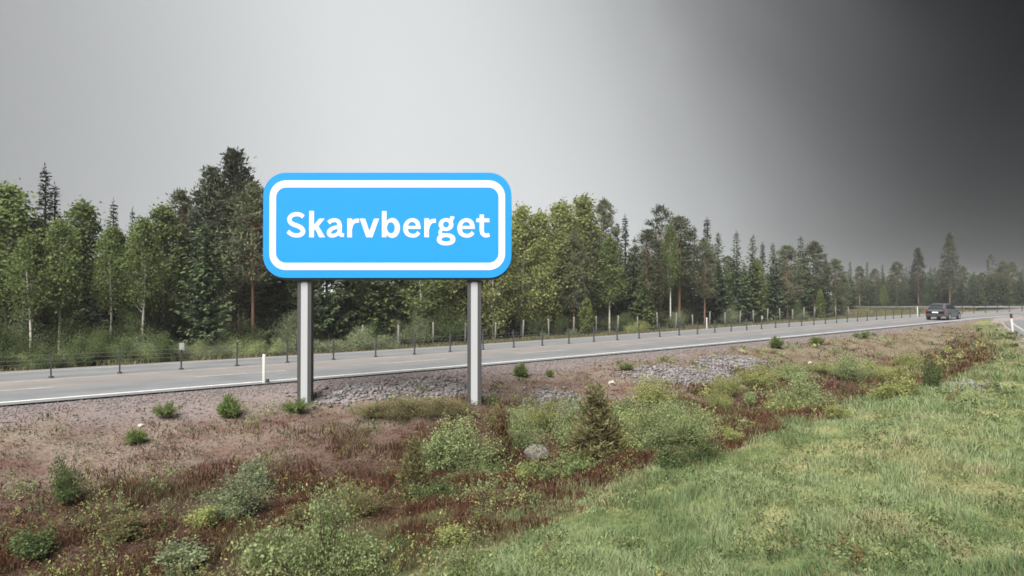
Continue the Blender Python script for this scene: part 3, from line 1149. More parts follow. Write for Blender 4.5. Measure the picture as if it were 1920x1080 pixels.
# ------------------------------------------------------------------ shrubs
SH = {}
PALE = ((.235, .285, .13), (.29, .33, .165), (.19, .24, .105))
YELL = ((.27, .295, .11), (.32, .33, .135), (.22, .25, .09))
GREY = ((.185, .22, .125), (.225, .255, .15), (.15, .185, .10))
OLIV = ((.15, .155, .07), (.19, .18, .085), (.18, .13, .07), (.12, .125, .058))
RUST = ((.17, .11, .058), (.20, .125, .065), (.14, .115, .055))
DEEP = ((.10, .135, .055), (.125, .16, .068), (.08, .11, .045))
for nm, colr in (('pale', PALE), ('yellow', YELL), ('grey', GREY), ('deep', DEEP)):
    SH[nm] = [make_shrub(cols=colr, Rb=r, stems=st, leaves=3000, leaf=.062) for r, st in ((.55, 16), (.7, 20))]
    SH[nm + ' big'] = [make_shrub(cols=colr, Rb=r, stems=st, leaves=8000, leaf=.034) for r, st in ((.6, 24), (.7, 28))]
SH['olive big'] = [make_shrub(cols=OLIV, Rb=.7, stems=26, leaves=7000, leaf=.034)]
SH['juniper'] = [make_shrub(cols=OLIV, Rb=.28, stems=60, leaves=6600, leaf=.07, spire=True, fine=True)]
SH['rust'] = [make_shrub(cols=RUST, Rb=.22, stems=34, leaves=3600, leaf=.06, spire=True, fine=True, thin=.3)]
SH['olive'] = [make_shrub(cols=OLIV, Rb=.7, stems=22, leaves=2400, leaf=.06)]
SH['tuft'] = [make_shrub(cols=((.14, .20, .06), (.17, .23, .08), (.13, .15, .06)), Rb=r, stems=st, leaves=2200, leaf=lf, fine=True, thin=.08) for r, st, lf in ((.75, 30, .34), (1.0, 16, .26), (.6, 40, .4))]
SH['fern'] = [make_shrub(cols=((.15, .185, .08), (.13, .165, .06)), Rb=.8, stems=16, leaves=2600, leaf=.065, spread=1.2)]
SNAME = {'pale': 'willow_shrub', 'yellow': 'birch_shrub', 'grey': 'grey_willow_shrub', 'deep': 'alder_shrub', 'olive': 'heath_shrub', 'juniper': 'juniper_shrub', 'rust': 'juniper_shrub',
         'tuft': 'grass_tuft', 'fern': 'fern_plant'}
SCAT = {'willow_shrub': 'shrub', 'birch_shrub': 'shrub', 'grey_willow_shrub': 'shrub', 'alder_shrub': 'shrub', 'heath_shrub': 'shrub', 'juniper_shrub': 'juniper', 'grass_tuft': 'grass tuft', 'fern_plant': 'fern'}


def plant_shrub(kind, x, y, H, W, label, group, variant=0):
    big = kind + ' big' if kind + ' big' in SH and W > 1.1 else kind
    st, fo = SH[big][variant % len(SH[big])]
    root = empty(SNAME[kind], (x, y, zat(x, y)), random.random() * 6.283)
    base = {'juniper': .30, 'rust': .24, 'tuft': .75}.get(kind, .65)
    kx = W / 2 / base
    root.scale = (kx, kx, H)
    link('stem', st, M_twig, root)
    link('foliage', fo, M_leaf, root)
    tag(root, label, SCAT[SNAME[kind]], group)
    return root


DITCH = [
    # column, row of the foot, height in rows, width in columns, kind, label
    (605, 1092, 165, 125, 'pale', 'tall pale green bush at the bottom edge below the left sign post'),
    (520, 1092, 95, 120, 'pale', 'low green bush at the bottom edge left of the tall pale bush'),
    (690, 1082, 65, 90, 'pale', 'low pale bush at the bottom edge right of the tall pale bush'),
    (728, 1045, 60, 46, 'fern', 'feathery pale seedling on the grass edge in front of the red heather'),
    (445, 968, 62, 120, 'grey', 'grey green willow sprawling over the heather in the lower left'),
    (482, 912, 48, 60, 'grey', 'small grey green willow above the sprawling one in the lower left'),
    (350, 1065, 48, 100, 'grey', 'low grey green plant on the bottom edge in the lower left corner'),
    (880, 1000, 34, 60, 'fern', 'small fern in the red heather at the lower centre'),
    (385, 990, 38, 60, 'yellow', 'yellowish seedling in dark heather below the sprawling willow'),
    (120, 945, 78, 46, 'deep', 'thin dark green sapling alone on the left slope'),
    (315, 782, 30, 36, 'tuft', 'green tuft on the left slope, left one of the pair near the road'),
    (430, 782, 32, 44, 'tuft', 'green tuft on the left slope, right one of the pair near the road'),
    (255, 832, 24, 36, 'tuft', 'green tuft below the left one of the pair on the left slope'),
    (560, 772, 26, 44, 'tuft', 'green tuft at the foot of the left sign post'),
    (977, 705, 18, 30, 'tuft', 'green tuft on the gravel just right of the right sign post'),
    (1030, 707, 12, 16, 'tuft', 'tiny dark tuft on the gravel right of the round tuft by the sign'),
    (1175, 694, 14, 24, 'tuft', 'tuft on the gravel edge left of the grey rubble'),
    (1455, 652, 16, 26, 'tuft', 'green tuft on the road shoulder above the bright round bush'),
    (1530, 645, 12, 26, 'tuft', 'tuft on the road shoulder right of the green one'),
    (1618, 634, 12, 26, 'tuft', 'tuft on the road shoulder nearest to the car'),
    (775, 935, 112, 62, 'juniper', 'olive juniper with a thin spire, left one of the two'),
    (940, 872, 108, 44, 'rust', 'rust brown juniper column between the two olive junipers'),
    (868, 878, 88, 120, 'pale', 'wide pale green bush between the left juniper and the rust column'),
    (822, 880, 60, 66, 'pale', 'pale bush on the left flank of the wide pale bush'),
    (978, 850, 78, 66, 'pale', 'pale bush just right of the rust brown column'),
    (905, 900, 40, 70, 'fern', 'bright green fern under the rust brown column'),
    (1068, 838, 84, 74, 'pale', 'pale green bush on the left shoulder of the large olive juniper'),
    (1117, 866, 138, 100, 'juniper', 'large olive juniper with a pointed top in the middle of the ditch'),
    (1050, 892, 60, 84, 'fern', 'light green fern clump at the left foot of the large juniper'),
    (1160, 862, 52, 66, 'yellow', 'yellow green bush at the right foot of the large juniper'),
    (1222, 765, 54, 86, 'yellow', 'yellow green bush below the grey rubble, right of the large juniper'),
    (1172, 790, 40, 50, 'pale', 'pale bush between the large juniper and the yellow green bush'),
    (1215, 848, 88, 100, 'pale', 'big mid green bush right of the large juniper'),
    (1285, 838, 74, 90, 'pale', 'mid green bush joined to the right side of the big one'),
    (1255, 880, 40, 70, 'deep', 'dark low bush in front of the big mid green bush'),
    (1345, 768, 36, 48, 'yellow', 'round yellow green bush right of the rubble patch'),
    (1362, 742, 34, 60, 'yellow', 'yellowish bush behind the round yellow green one'),
    (1428, 730, 46, 70, 'yellow', 'pale yellow bush left of the bright round bush'),
    (1500, 772, 64, 84, 'pale', 'bright round bush standing in dark heather on the right'),
    (1465, 775, 34, 50, 'yellow', 'small yellow bush clinging to the bright round bush'),
    (1595, 716, 50, 62, 'pale', 'green round bush upper right, on the edge of the dark heather'),
    (1640, 705, 28, 44, 'yellow', 'small yellowish bush next to the green round bush upper right'),
    (1744, 730, 50, 40, 'deep', 'dark green bush standing alone at the right end of the heather'),
    (1700, 742, 34, 52, 'yellow', 'yellowish bush left of the lone dark green bush'),
    (1655, 752, 30, 50, 'yellow', 'low yellowish bush between heather and grass bank on the right'),
    (1560, 782, 24, 44, 'yellow', 'tiny yellowish bush below the bright round bush'),
    (1372, 832, 30, 40, 'yellow', 'yellowish seedling on the edge of the grass bank'),
    (1310, 868, 40, 60, 'deep', 'olive bush on the edge of the grass bank'),
    (1700, 690, 26, 50, 'yellow', 'pale bush above the lone dark green bush'),
    (1012, 802, 48, 70, 'yellow', 'yellowish bush on the dry slope left of the large juniper top'),
    (1150, 812, 44, 56, 'pale', 'pale bush right behind the large olive juniper'),
    (1196, 806, 40, 60, 'yellow', 'yellowish bush behind the big mid green bush'),
    (1252, 792, 38, 64, 'pale', 'pale bush behind the gap of the two mid green bushes'),
    (1312, 812, 44, 60, 'yellow', 'yellowish bush at the right end of the mid green bushes'),
    (1480, 712, 30, 70, 'pale', 'pale bush up the slope above the bright round bush'),
    (1545, 700, 22, 56, 'yellow', 'low yellowish bush left of the green round bush upper right'),
    (1680, 712, 26, 56, 'yellow', 'yellowish bush between the green round bush and the lone dark bush'),
    (702, 782, 26, 90, 'olive', 'low olive mat left of the middle between the sign posts'),
    (770, 780, 34, 90, 'olive', 'low olive bush in the middle between the sign posts'),
    (838, 776, 30, 80, 'olive', 'low olive bush just left of the right sign post'),
    (925, 800, 34, 50, 'olive', 'olive bush at the right foot of the right sign post'),
    (985, 905, 34, 60, 'yellow', 'yellowish seedling left of the light green fern clump'),
    (665, 960, 50, 90, 'olive', 'olive bush in the heather right of the lower left willows'),
    (810, 945, 44, 70, 'deep', 'green bush at the right foot of the left juniper'),
    (845, 1020, 34, 70, 'yellow', 'yellowish plant on the lower edge of the red heather'),
    (225, 1010, 40, 90, 'olive', 'olive bush in the dark heather of the lower left corner'),
    (60, 1040, 46, 90, 'deep', 'dark green bush nearest the lower left corner'),
    (560, 985, 40, 80, 'olive', 'olive bush above the tall pale bush'),
    (1405, 760, 22, 30, 'pale', 'small sprig between the yellow bush and the bright round bush'),
]
for i, (px, py, hp, wp, kind, lab) in enumerate(DITCH):
    x, y, z = ground_at(px, min(py, 1100))
    plant_shrub(kind, x, y, hp * y / F_PX * (1.15 if kind != 'tuft' else 1.05), wp * (1.3 if kind not in ('tuft', 'juniper', 'rust') else 1.1) * y / F_PX, lab, 'plants in the ditch' if kind != 'tuft' else 'grass tufts on the slope', i)

EDGE = [
    (672, 11.2, 40, 110, 'grey', 'pale willow bush on the far verge below the sign'), (628, 11.4, 26, 60, 'grey', 'small willow left of the pale willow below the sign'),
    (720, 11.3, 22, 70, 'grey', 'low willow right of the pale willow below the sign'),
    (1187, 11.3, 20, 30, 'yellow', 'left one of the two yellow bushes on the far verge'), (1206, 11.3, 22, 30, 'yellow', 'right one of the two yellow bushes on the far verge'),
    (1075, 11.6, 14, 26, 'grey', 'small pale bush behind the barrier right of the sign'),
    (1020, 11.8, 12, 22, 'grey', 'tiny pale bush behind the barrier next to the sign'),
]
for i, (px, t, hp, wp, kind, lab) in enumerate(EDGE):
    x, y = forest_pt(px, t)
    plant_shrub(kind, x, y, hp * y / F_PX + .2, wp * y / F_PX, lab, 'bushes on the far verge', i)
THICK = [
    (-40, 50, 90, 'deep', 'bush of the far verge thicket cut by the left edge of the picture'), (8, 40, 80, 'deep', 'dark bush first in the far verge thicket at the left'),
    (40, 32, 60, 'pale', 'low bush at the foot of the leftmost white birch trunk'), (84, 40, 64, 'deep', 'bush in the thicket left of the straight white birch trunk'),
    (122, 30, 50, 'grey', 'low bush at the foot of the straight white birch trunk'), (150, 56, 70, 'deep', 'tallest bush of the thicket just right of the straight white birch trunk'),
    (184, 48, 64, 'deep', 'bush in the thicket left of the leaning birch trunk'), (215, 36, 50, 'pale', 'low bush at the foot of the leaning birch trunk'),
    (240, 42, 60, 'deep', 'bush between the leaning and the brightest birch trunk'), (274, 36, 50, 'pale', 'pale bush at the foot of the brightest birch trunk'),
    (305, 50, 60, 'deep', 'bush standing left behind the white marker plate'), (345, 36, 56, 'grey', 'pale bush right behind the white marker plate'),
    (378, 34, 56, 'pale', 'bush below the tiers of the pale-branched spruce'), (412, 30, 52, 'grey', 'low bush right of the tiers of the pale-branched spruce'),
    (450, 36, 50, 'pale', 'bush left of the bare orange pine trunk'), (482, 30, 44, 'pale', 'bush at the foot of the bare orange pine trunk'),
    (520, 32, 46, 'pale', 'bush on the far verge left of the left sign post'), (548, 24, 40, 'grey', 'small bush touching the left sign post from behind'),
    (596, 26, 40, 'grey', 'small bush just right of the left sign post on the far verge'),
]
for i, (px, hp, wp, kind, lab) in enumerate(THICK):
    x, y = forest_pt(px, 10.8 + (i * 7 % 5) * .3)
    plant_shrub(kind, x, y, hp * y / F_PX + .15, wp * y / F_PX, lab, 'thicket bushes on the far left verge', i)

# understorey inside the wood's edge
for k in range(150):
    px = random.uniform(-120, 1580)
    x, y = forest_pt(px, random.uniform(12.8, 19))
    kind = random.choice(['deep', 'deep', 'deep', 'grey'])
    plant_shrub(kind, x, y, random.uniform(.7, 2.4), random.uniform(1.2, 2.4), 'shadowed bush growing between the trunks of the wood', 'undergrowth of the wood', random.randrange(2))


# ------------------------------------------------------------------ stones
def stone_mesh(seed, sub=1):
    r = random.Random(seed)
    m = bpy.data.meshes.new('stone')
    import bmesh
    bm = bmesh.new()
    bmesh.ops.create_icosphere(bm, subdivisions=sub, radius=.5)
    from mathutils import noise
    for v in bm.verts:
        v.co *= r.uniform(.68, 1.2) if sub == 1 else 1 + .55 * noise.noise(v.co * 2.2 + Vector((seed, 0, 0))) + .12 * noise.noise(v.co * 9)
        v.co.z *= .62
    bm.to_mesh(m)
    bm.free()
    m.materials.append(M_stone)
    return m


STM = [stone_mesh(i) for i in range(7)]
SR_FIRST = None
n_st = 0
rub_pts = []
for (rx, ry, ra, rb) in RUB:
    for k in range(int(ra * rb * 44)):
        a, r_ = random.random() * 6.283, math.sqrt(random.random())
        u, v = ra * r_ * math.cos(a), rb * r_ * math.sin(a)
        rub_pts.append((rx + u * .789 - v * .614, ry + u * .614 + v * .789))
random.shuffle(rub_pts)
RP = np.array(rub_pts)
RZ = terrain(RP[:, 0], RP[:, 1])
big, small_v, small_f = [], [], []
order = sorted(range(len(RP)), key=lambda i: random.random())
for i in order:
    x, y = RP[i]
    if n_st < 190:
        o = bpy.data.objects.new('rubble_stone', STM[i % 7])
        s = random.uniform(.07, .15) * (2.0 if random.random() < .12 else 1)
        o.scale = (s * random.uniform(.8, 1.5), s, s * random.uniform(.7, 1.1))
        o.rotation_euler = (random.uniform(-.3, .3), random.uniform(-.3, .3), random.random() * 6.28)
        o.location = (x, y, RZ[i] + .02)
        COL.objects.link(o)
        tag(o, 'grey broken stone lying in the rubble below the road shoulder', 'stone', 'rubble stones below the road')
        n_st += 1


def stone_field(name, P, S, mat, label, cat):
    """many small stones joined: six-sided chips"""
    n = len(P)
    base = np.array([[1, 0, 0], [.45, .85, .1], [-.5, .8, 0], [-1, 0, .05], [-.4, -.85, 0], [.5, -.8, .1], [0, 0, .7], [.1, .1, -.4]])
    f = [[i, (i + 1) % 6, 6] for i in range(6)] + [[(i + 1) % 6, i, 7] for i in range(6)]
    V = np.repeat(base[None], n, 0) * (1 + rng.normal(0, .22, (n, 8, 3)))
    a = rng.random(n) * 6.283
    ca, sa = np.cos(a)[:, None], np.sin(a)[:, None]
    X = V[..., 0] * ca - V[..., 1] * sa
    Y = V[..., 0] * sa + V[..., 1] * ca
    V = np.stack([X, Y * .8, V[..., 2]], -1) * S[:, None, None] + P[:, None]
    Fc = (np.array(f)[None] + (np.arange(n) * 8)[:, None, None]).reshape(-1, 3)
    g = rng.uniform(.6, 1.25, (n, 1))
    tint = (np.array([[.14, .128, .127]]) + rng.normal(0, .004, (n, 3))) * g
    me = np_mesh(name, V.reshape(-1, 3), Fc, np.repeat(tint, 8, 0))
    o = link(name, me, mat)
    tag(o, label, cat, kind='stuff')
    return o


M_chip = mat_leaf('stone_chip', 0.0, 0.0)
cand = []
# rubble filler and shoulder gravel
P = np.concatenate([RP + rng.normal(0, .35, RP.shape) for _ in range(7)])
s_ = rng.uniform(-24, 62, 34000)
q_ = rng.gamma(1.6, 1.0, 34000) + .25
gp = np.stack([s_ * .789 + q_ * .614, 26.45 + s_ * .614 - q_ * .789], 1)
zn = zones(gp[:, 0], gp[:, 1], -q_, polydist(gp[:, 0], gp[:, 1], RAMP)[0])
keep = (zn['gravel'] + .5 * zn['rubble'] + .10) > rng.random(len(gp))
gp = gp[keep]
d_ = np.hypot(gp[:, 0], gp[:, 1])
gp = gp[rng.random(len(gp)) < np.clip(26 / d_, 0, 1) ** 1.2]
P3 = np.column_stack([P, terrain(P[:, 0], P[:, 1]) + .01])
stone_field('rubble', P3, rng.uniform(.03, .10, len(P)), M_chip, 'grey rubble of small broken stones on the slope below the road', 'rubble')
G3 = np.column_stack([gp, terrain(gp[:, 0], gp[:, 1]) + .005])
stone_field('gravel', G3, rng.uniform(.012, .036, len(gp)), M_chip, 'pinkish grey gravel along the near road shoulder', 'gravel')

for (px, py, wp, hp, lab) in [(1008, 862, 46, 34, 'grey round boulder in the heather beside the large juniper'), (266, 800, 9, 7, 'small white stone alone on the left slope'),
                              (1147, 720, 12, 7, 'pale stone on the dry slope left of the yellow green bush'), (1393, 792, 10, 7, 'white stone at the edge of the grass bank'),
                              (1450, 762, 9, 7, 'white stone at the foot of the bright round bush'), (1518, 683, 7, 6, 'tiny white stone in the dark heather on the right')]:
    x, y, z = ground_at(px, py)
    me = stone_mesh(px, 3)
    me.materials.clear()
    me.materials.append(M_stone_pale if wp > 20 else M_stone_white)
    o = bpy.data.objects.new('boulder' if wp > 20 else 'pale_stone', me)
    o.scale = (wp * y / F_PX, wp * y / F_PX * .8, hp * y / F_PX * 1.7)
    o.location = (x, y, z + hp * y / F_PX * .25)
    COL.objects.link(o)
    tag(o, lab, 'boulder' if wp > 20 else 'stone')


# ------------------------------------------------------------------ ground cover (nobody could count it)
def blades(name, P, H, W, cols, label, cat, lean=.5, spread=.18, tip=1.15):
    n = len(P)
    a = rng.random(n) * 6.283
    side = np.stack([np.cos(a), np.sin(a), np.zeros(n)], 1)
    b = rng.random(n) * 6.283
    ln = (rng.random(n) ** 1.0 * lean * H)
    bend = np.stack([np.cos(b) * ln, np.sin(b) * ln, np.zeros(n)], 1)
    up = np.array([[0, 0, 1.0]]) * H[:, None]
    w = side * W[:, None] * .5
    base = P - np.array([[0, 0, .015]])
    V = np.stack([base - w, base + w, P + up * .6 + bend * .4 + w * .75, P + up * .6 + bend * .4 - w * .75, P + up * rng.uniform(.8, 1, (n, 1)) + bend], 1)
    i = (np.arange(n) * 5)[:, None]
    quads = np.concatenate([i, i + 1, i + 2, i + 3], 1)
    tris = np.concatenate([i + 3, i + 2, i + 4], 1)
    t = cols
    T = np.repeat(t, 5, 0).reshape(n, 5, 3)
    T[:, 4] *= tip
    o = link(name, np_mesh(name, V.reshape(-1, 3), [quads, tris], T.reshape(-1, 3)), M_blade)
    tag(o, label, cat, kind='stuff')
    return o


def scatter(n, dmin, dmax, amax=47):
    """ground points, denser close by"""
    d = dmin * (dmax / dmin) ** rng.random(n)
    a = np.radians(rng.uniform(-amax, amax, n))
    return d * np.sin(a), d * np.cos(a)


x, y = scatter(820000, 4.2, 62)
zz, tt, pp, ss = terrain(x, y, True)
ok = (tt < -.9) & (pp > .3)
x, y, zz, tt, pp = x[ok], y[ok], zz[ok], tt[ok], pp[ok]
Zs = zones(x, y, tt, pp)
m1, m2, m3 = Zs['n']
r = rng.random(len(x))
d = np.hypot(x, y)
PT = np.column_stack([x, y, zz])
lod = np.maximum(1, d / 9)
g = r < Zs['grass'] * .95
n = int(g.sum())
clump = fbm(x[g] * .9, y[g] * .9, 77, 3)
hh = (.04 + .13 * sstep(.35, .7, clump) + .10 * sstep(.55, .7, fbm(x[g] * 1.7, y[g] * 1.7, 177, 2))) * rng.uniform(.6, 1.4, n)
gc = lerp((.175, .235, .105), (.25, .295, .165), rng.random(n))
gc = lerp(gc, (.28, .27, .15), sstep(.54, .70, fbm(x[g] * .45, y[g] * .45, 99, 3)) * .8 + .12 * rng.random(n))
gc = lerp(gc, (.12, .175, .075), sstep(.52, .64, fbm(x[g] * 1.1, y[g] * 1.1, 199, 3)) * .8)
gc = lerp(gc, (.21, .15, .09), (rng.random(n) < .06) * .8)
gc = lerp(gc, (.19, .18, .105), sstep(19, 27, y[g] + 6 * (m1[g] - .5)) * .8)
gc *= rng.uniform(.75, 1.25, (n, 1))
blades('bank_grass', PT[g], hh * .85, .0068 * lod[g] * rng.uniform(.7, 1.4, n), gc, 'light green meadow grass covering the bank in the lower right', 'grass', lean=.8)
g = (r > 1 - Zs['dry'] * .75) & (rng.random(len(x)) < .8)
n = int(g.sum())
dc = lerp((.175, .132, .10), (.14, .083, .066), rng.random(n))
dc = lerp(dc, (.23, .195, .145), (rng.random(n) < .25) * .9)
dc = lerp(dc, (.16, .15, .09), sstep(1, 14, x[g]) * .65)
dc = lerp(dc, (.13, .055, .042), sstep(.55, .68, fbm(x[g] * .8, y[g] * .8, 155, 3)) * .8)
dc = lerp(dc, (.12, .14, .06), sstep(.5, .66, fbm(x[g] * .7, y[g] * .7, 55, 3)) * .85)
blades('dry_grass', PT[g], rng.uniform(.012, .045, n) * (1 + 1.2 * sstep(.55, .7, fbm(x[g] * 1.6, y[g] * 1.6, 255, 2))), .010 * lod[g] * rng.uniform(.7, 1.3, n), dc * rng.uniform(.52, .90, (n, 1)), 'reddish dry grass and moss on the slope between road and ditch', 'dry grass', lean=1.9)
g = (r > 1 - Zs['heath'] * .95)
n = int(g.sum())
cl = fbm(x[g] * 1.3, y[g] * 1.3, 66, 3)
hc = lerp((.11, .055, .034), (.06, .033, .022), rng.random(n))
hc = lerp(hc, (.15, .07, .042), (rng.random(n) < .25) * .9)
hc = lerp(hc, (.19, .20, .10), sstep(.54, .66, fbm(x[g] * .6, y[g] * .6, 123, 3)) * .9 * (1 - .7 * sstep(5, 10, x[g])) * (.35 + .65 * sstep(-6, -2, x[g])))
hc = lerp(hc, (.22, .16, .10), (rng.random(n) < .07) * 1.0)
blades('heather', PT[g], (.04 + .18 * sstep(.38, .68, cl)) * rng.uniform(.6, 1.3, n), .010 * lod[g] * rng.uniform(.7, 1.3, n), hc * rng.uniform(.6, 1.0, (n, 1)),
       'dark red brown heather mixed with low green plants along the ditch', 'heather', lean=.9)


def leafy(name, mask, frac, cols, rad, leaf, label, cat, per=40):
    k = np.flatnonzero(mask & (rng.random(len(x)) < frac))
    n = len(k)
    size = rng.uniform(.5, 1.4, n)
    C = np.repeat(PT[k], per, 0)
    sz_ = np.repeat(size, per)[:, None]
    C = C + rng.normal(0, 1, (n * per, 3)) * np.array([rad, rad, rad * .55]) * sz_ + np.array([0, 0, rad * .7]) * sz_
    C[:, 2] = np.maximum(C[:, 2], np.repeat(PT[k, 2], per) + .01)
    D = rand_dirs(n * per) + np.array([0, 0, .5])
    D /= np.linalg.norm(D, axis=1, keepdims=True)
    ln = leaf * rng.uniform(.6, 1.4, n * per) * np.repeat(np.maximum(1, d[k] / 14), per)
    T = np.repeat(palette(n, cols, .2), per, 0) * rng.uniform(.75, 1.25, (n * per, 1))
    o = link(name, quads_mesh(name, leaf_quads(C, D, ln, ln * .34), T), M_leaf)
    tag(o, label, cat, kind='stuff')


def sprigs(name, mask, frac, label, cat, hmin=.12, hmax=.5, per=22, leaf=.042):
    k = np.flatnonzero(mask & (rng.random(len(x)) < frac))
    n = len(k)
    h = hmin + (hmax - hmin) * rng.random(n) ** 1.8
    f = np.tile((np.arange(per) + .5) / per, n)[:, None]
    hk = np.repeat(h, per)[:, None]
    ln_ = np.repeat(rng.normal(0, .35, (n, 2)), per, 0)
    C = np.repeat(PT[k], per, 0)
    C[:, :2] += ln_ * hk * f + rng.normal(0, 1, (n * per, 2)) * .16 * hk * (1.25 - f)
    C[:, 2:] += hk * f * 1.0
    D = rand_dirs(n * per) + np.array([0, 0, .55])
    D /= np.linalg.norm(D, axis=1, keepdims=True)
    ll = leaf * rng.uniform(.6, 1.5, n * per) * np.repeat(np.maximum(1, d[k] / 13), per)
    cols = np.array(PALE + OLIV + YELL + DEEP + RUST)
    pick = (fbm(PT[k, 0] * .9, PT[k, 1] * .9, 311, 2) * 1.5 - .25 + rng.normal(0, .12, n)).clip(0, .999)
    T = np.repeat(cols[(pick * len(cols)).astype(int)], per, 0) * rng.uniform(.75, 1.25, (n * per, 1))
    o = link(name, quads_mesh(name, leaf_quads(C, D, ll, ll * .42), T), M_leaf)
    tag(o, label, cat, kind='stuff')


sprigs('scrub', (Zs['heath'] > .5) & (m2 > .53), .020, 'ragged low scrub of pale and olive shoots among the heather of the ditch', 'scrub')
sprigs('slope_shoots', (Zs['dry'] > .5) & (m3 > .45), .004, 'small olive shoots scattered over the dry slope', 'scrub', .05, .18, 18, .03)
sprigs('tall_weeds', (Zs['grass'] > .6) & (m2 > .5), .0016, 'taller weed stems standing out of the bank grass', 'weeds', .15, .42, 26, .04)
leafy('low_plants', ((Zs['heath'] > .5) & (m2 > .46)) | ((Zs['dry'] > .6) & (m1 > .52)), .009, PALE + YELL + DEEP + GREY + RUST, .11, .04, 'low leafy plants growing through the heather in the ditch', 'ground plants')
leafy('bank_weeds', (Zs['grass'] > .7) & (m2 > .44), .010, DEEP + PALE + ((.15, .21, .08),), .09, .045, 'broad-leaved weeds growing in the meadow grass of the bank', 'weeds')
# verge growth beyond the road and inside the edge of the wood
n = 60000
s_ = rng.uniform(-28, 78, n)
t_ = ROAD_W + .9 + rng.gamma(2.2, 1.2, n)
vx, vy = s_ * .789 - t_ * .614, 26.45 + s_ * .614 + t_ * .789
k = fbm(vx * .5, vy * .5, 5, 3) + .35 * sstep(ROAD_W + 1, ROAD_W + 3.5, t_) > .55
vx, vy = vx[k], vy[k]
n = len(vx)
vc = lerp((.10, .11, .05), (.17, .15, .09), rng.random(n)) * rng.uniform(.7, 1.2, (n, 1))
blades('verge_grass', np.column_stack([vx, vy, terrain(vx, vy)]), rng.uniform(.08, .32, n), .03 * rng.uniform(.7, 1.4, n), vc, 'rough grass on the far verge along the fence', 'grass', lean=.7)
n = 14000
vx, vy = rng.uniform(40, 64, n), rng.uniform(66, 96, n)
tt2 = polydist(vx, vy, ROAD)[0]
k = (tt2 > ROAD_W + 1.0) & (np.abs(vy - np.interp(vx, LBA[:, 0], LBA[:, 1])) > np.interp(vx, LBA[:, 0], LBA[:, 3]) / 2 + .6)
vx, vy = vx[k], vy[k]
n = len(vx)
blades('island_grass', np.column_stack([vx, vy, terrain(vx, vy)]), rng.uniform(.08, .26, n), .07 * rng.uniform(.7, 1.4, n),
       lerp((.13, .125, .06), (.19, .17, .09), rng.random(n)), 'yellowish grass between the road bend and the lay-by', 'grass', lean=.6)

# ------------------------------------------------------------------ cable barrier in the middle of the road
bar = empty('cable_barrier', road_at(S0 - 20, 5.3)[:3])
tag(bar, 'three-cable road barrier on dark posts down the middle of the road', 'barrier')
b0 = Vector(bar.location)
pm = MB()
pm.box((0, 0, .43), (.045, .07, .90))
pm.tube([(0, 0, -.02), (0, 0, .05)], .08, 10)
post_me = pm.mesh('post')
cm = MB()
cm.box((0, 0, .895), (.055, .08, .04))
cap_me = cm.mesh('post_cap')
rm = MB()
rm.box((0, -.06, .86), (.16, .02, .26))
rm.box((0, -.072, .86), (.10, .006, .18))
refl_me = rm.mesh('reflector_plate')
cps = {h: [] for h in (.48, .62, .76)}
s = S0 - 26.95
k = 0
while s < S0 + 100:
    x, y, z, d_ = road_at(s, 5.3)
    o = link('post', post_me, M_post, bar)
    o.location = Vector((x, y, z)) - b0
    o.rotation_euler = (random.uniform(-.03, .03), random.uniform(-.03, .03), math.atan2(d_[1], d_[0]))
    link('post_cap', cap_me, M_black, o)
    pxo = CX + F_PX * x / y
    if 290 < pxo < 385 and abs(pxo - 337) < 45 or 1412 < pxo < 1444:
        link('reflector_plate', refl_me, M_white, o)
    for h in cps:
        cps[h].append((x - b0.x, y - b0.y, z + h - b0.z))
    s += 1.95 if s < S0 + 60 else 2.4
    k += 1
for h, pts in cps.items():
    m = MB()
    m.tube(pts, .003, 5)
    m.build('cable', M_wire, bar, True)

# ------------------------------------------------------------------ game fence along the wood
fen = empty('wildlife_fence', (0, 0, 0))
tag(fen, 'wire game fence on grey wooden posts in front of the forest', 'fence')
fpost = MB()
fpost.tube([(0, 0, -.2), (0, 0, .7), (.01, 0, 1.45)], [.06, .055, .05], 8)
fp_me = fpost.mesh('fence_post')
fp_me.polygons.foreach_set('use_smooth', [True] * len(fp_me.polygons))
wp = []
s = S0 - 1
k = 0
while s < S0 + 58:
    x, y, z, d_ = road_at(s, 12.3)
    zg = zat(x, y)
    o = link('fence_post', fp_me, M_wood, fen)
    o.location = (x, y, zg)
    o.rotation_euler = (random.uniform(-.06, .06), random.uniform(-.06, .06), random.random() * 6)
    o.scale.z = random.uniform(.9, 1.08)
    wp.append((x, y, zg))
    s += 2.3
wm = MB()
for h in (.15, .36, .6, .86, 1.1, 1.35):
    wm.tube([(a, b - .07, c_ + h) for a, b, c_ in wp], .0025, 3, cap=False)
for (a, b) in zip(wp[:-1], wp[1:]):
    for f in np.linspace(0, 1, 5)[1:-1]:
        p_ = Vector(a).lerp(Vector(b), f)
        wm.tube([p_ + Vector((0, -.07, .15)), p_ + Vector((0, -.07, 1.35))], .0015, 3, cap=False)
wo = wm.build('wire_mesh', M_wire, fen)


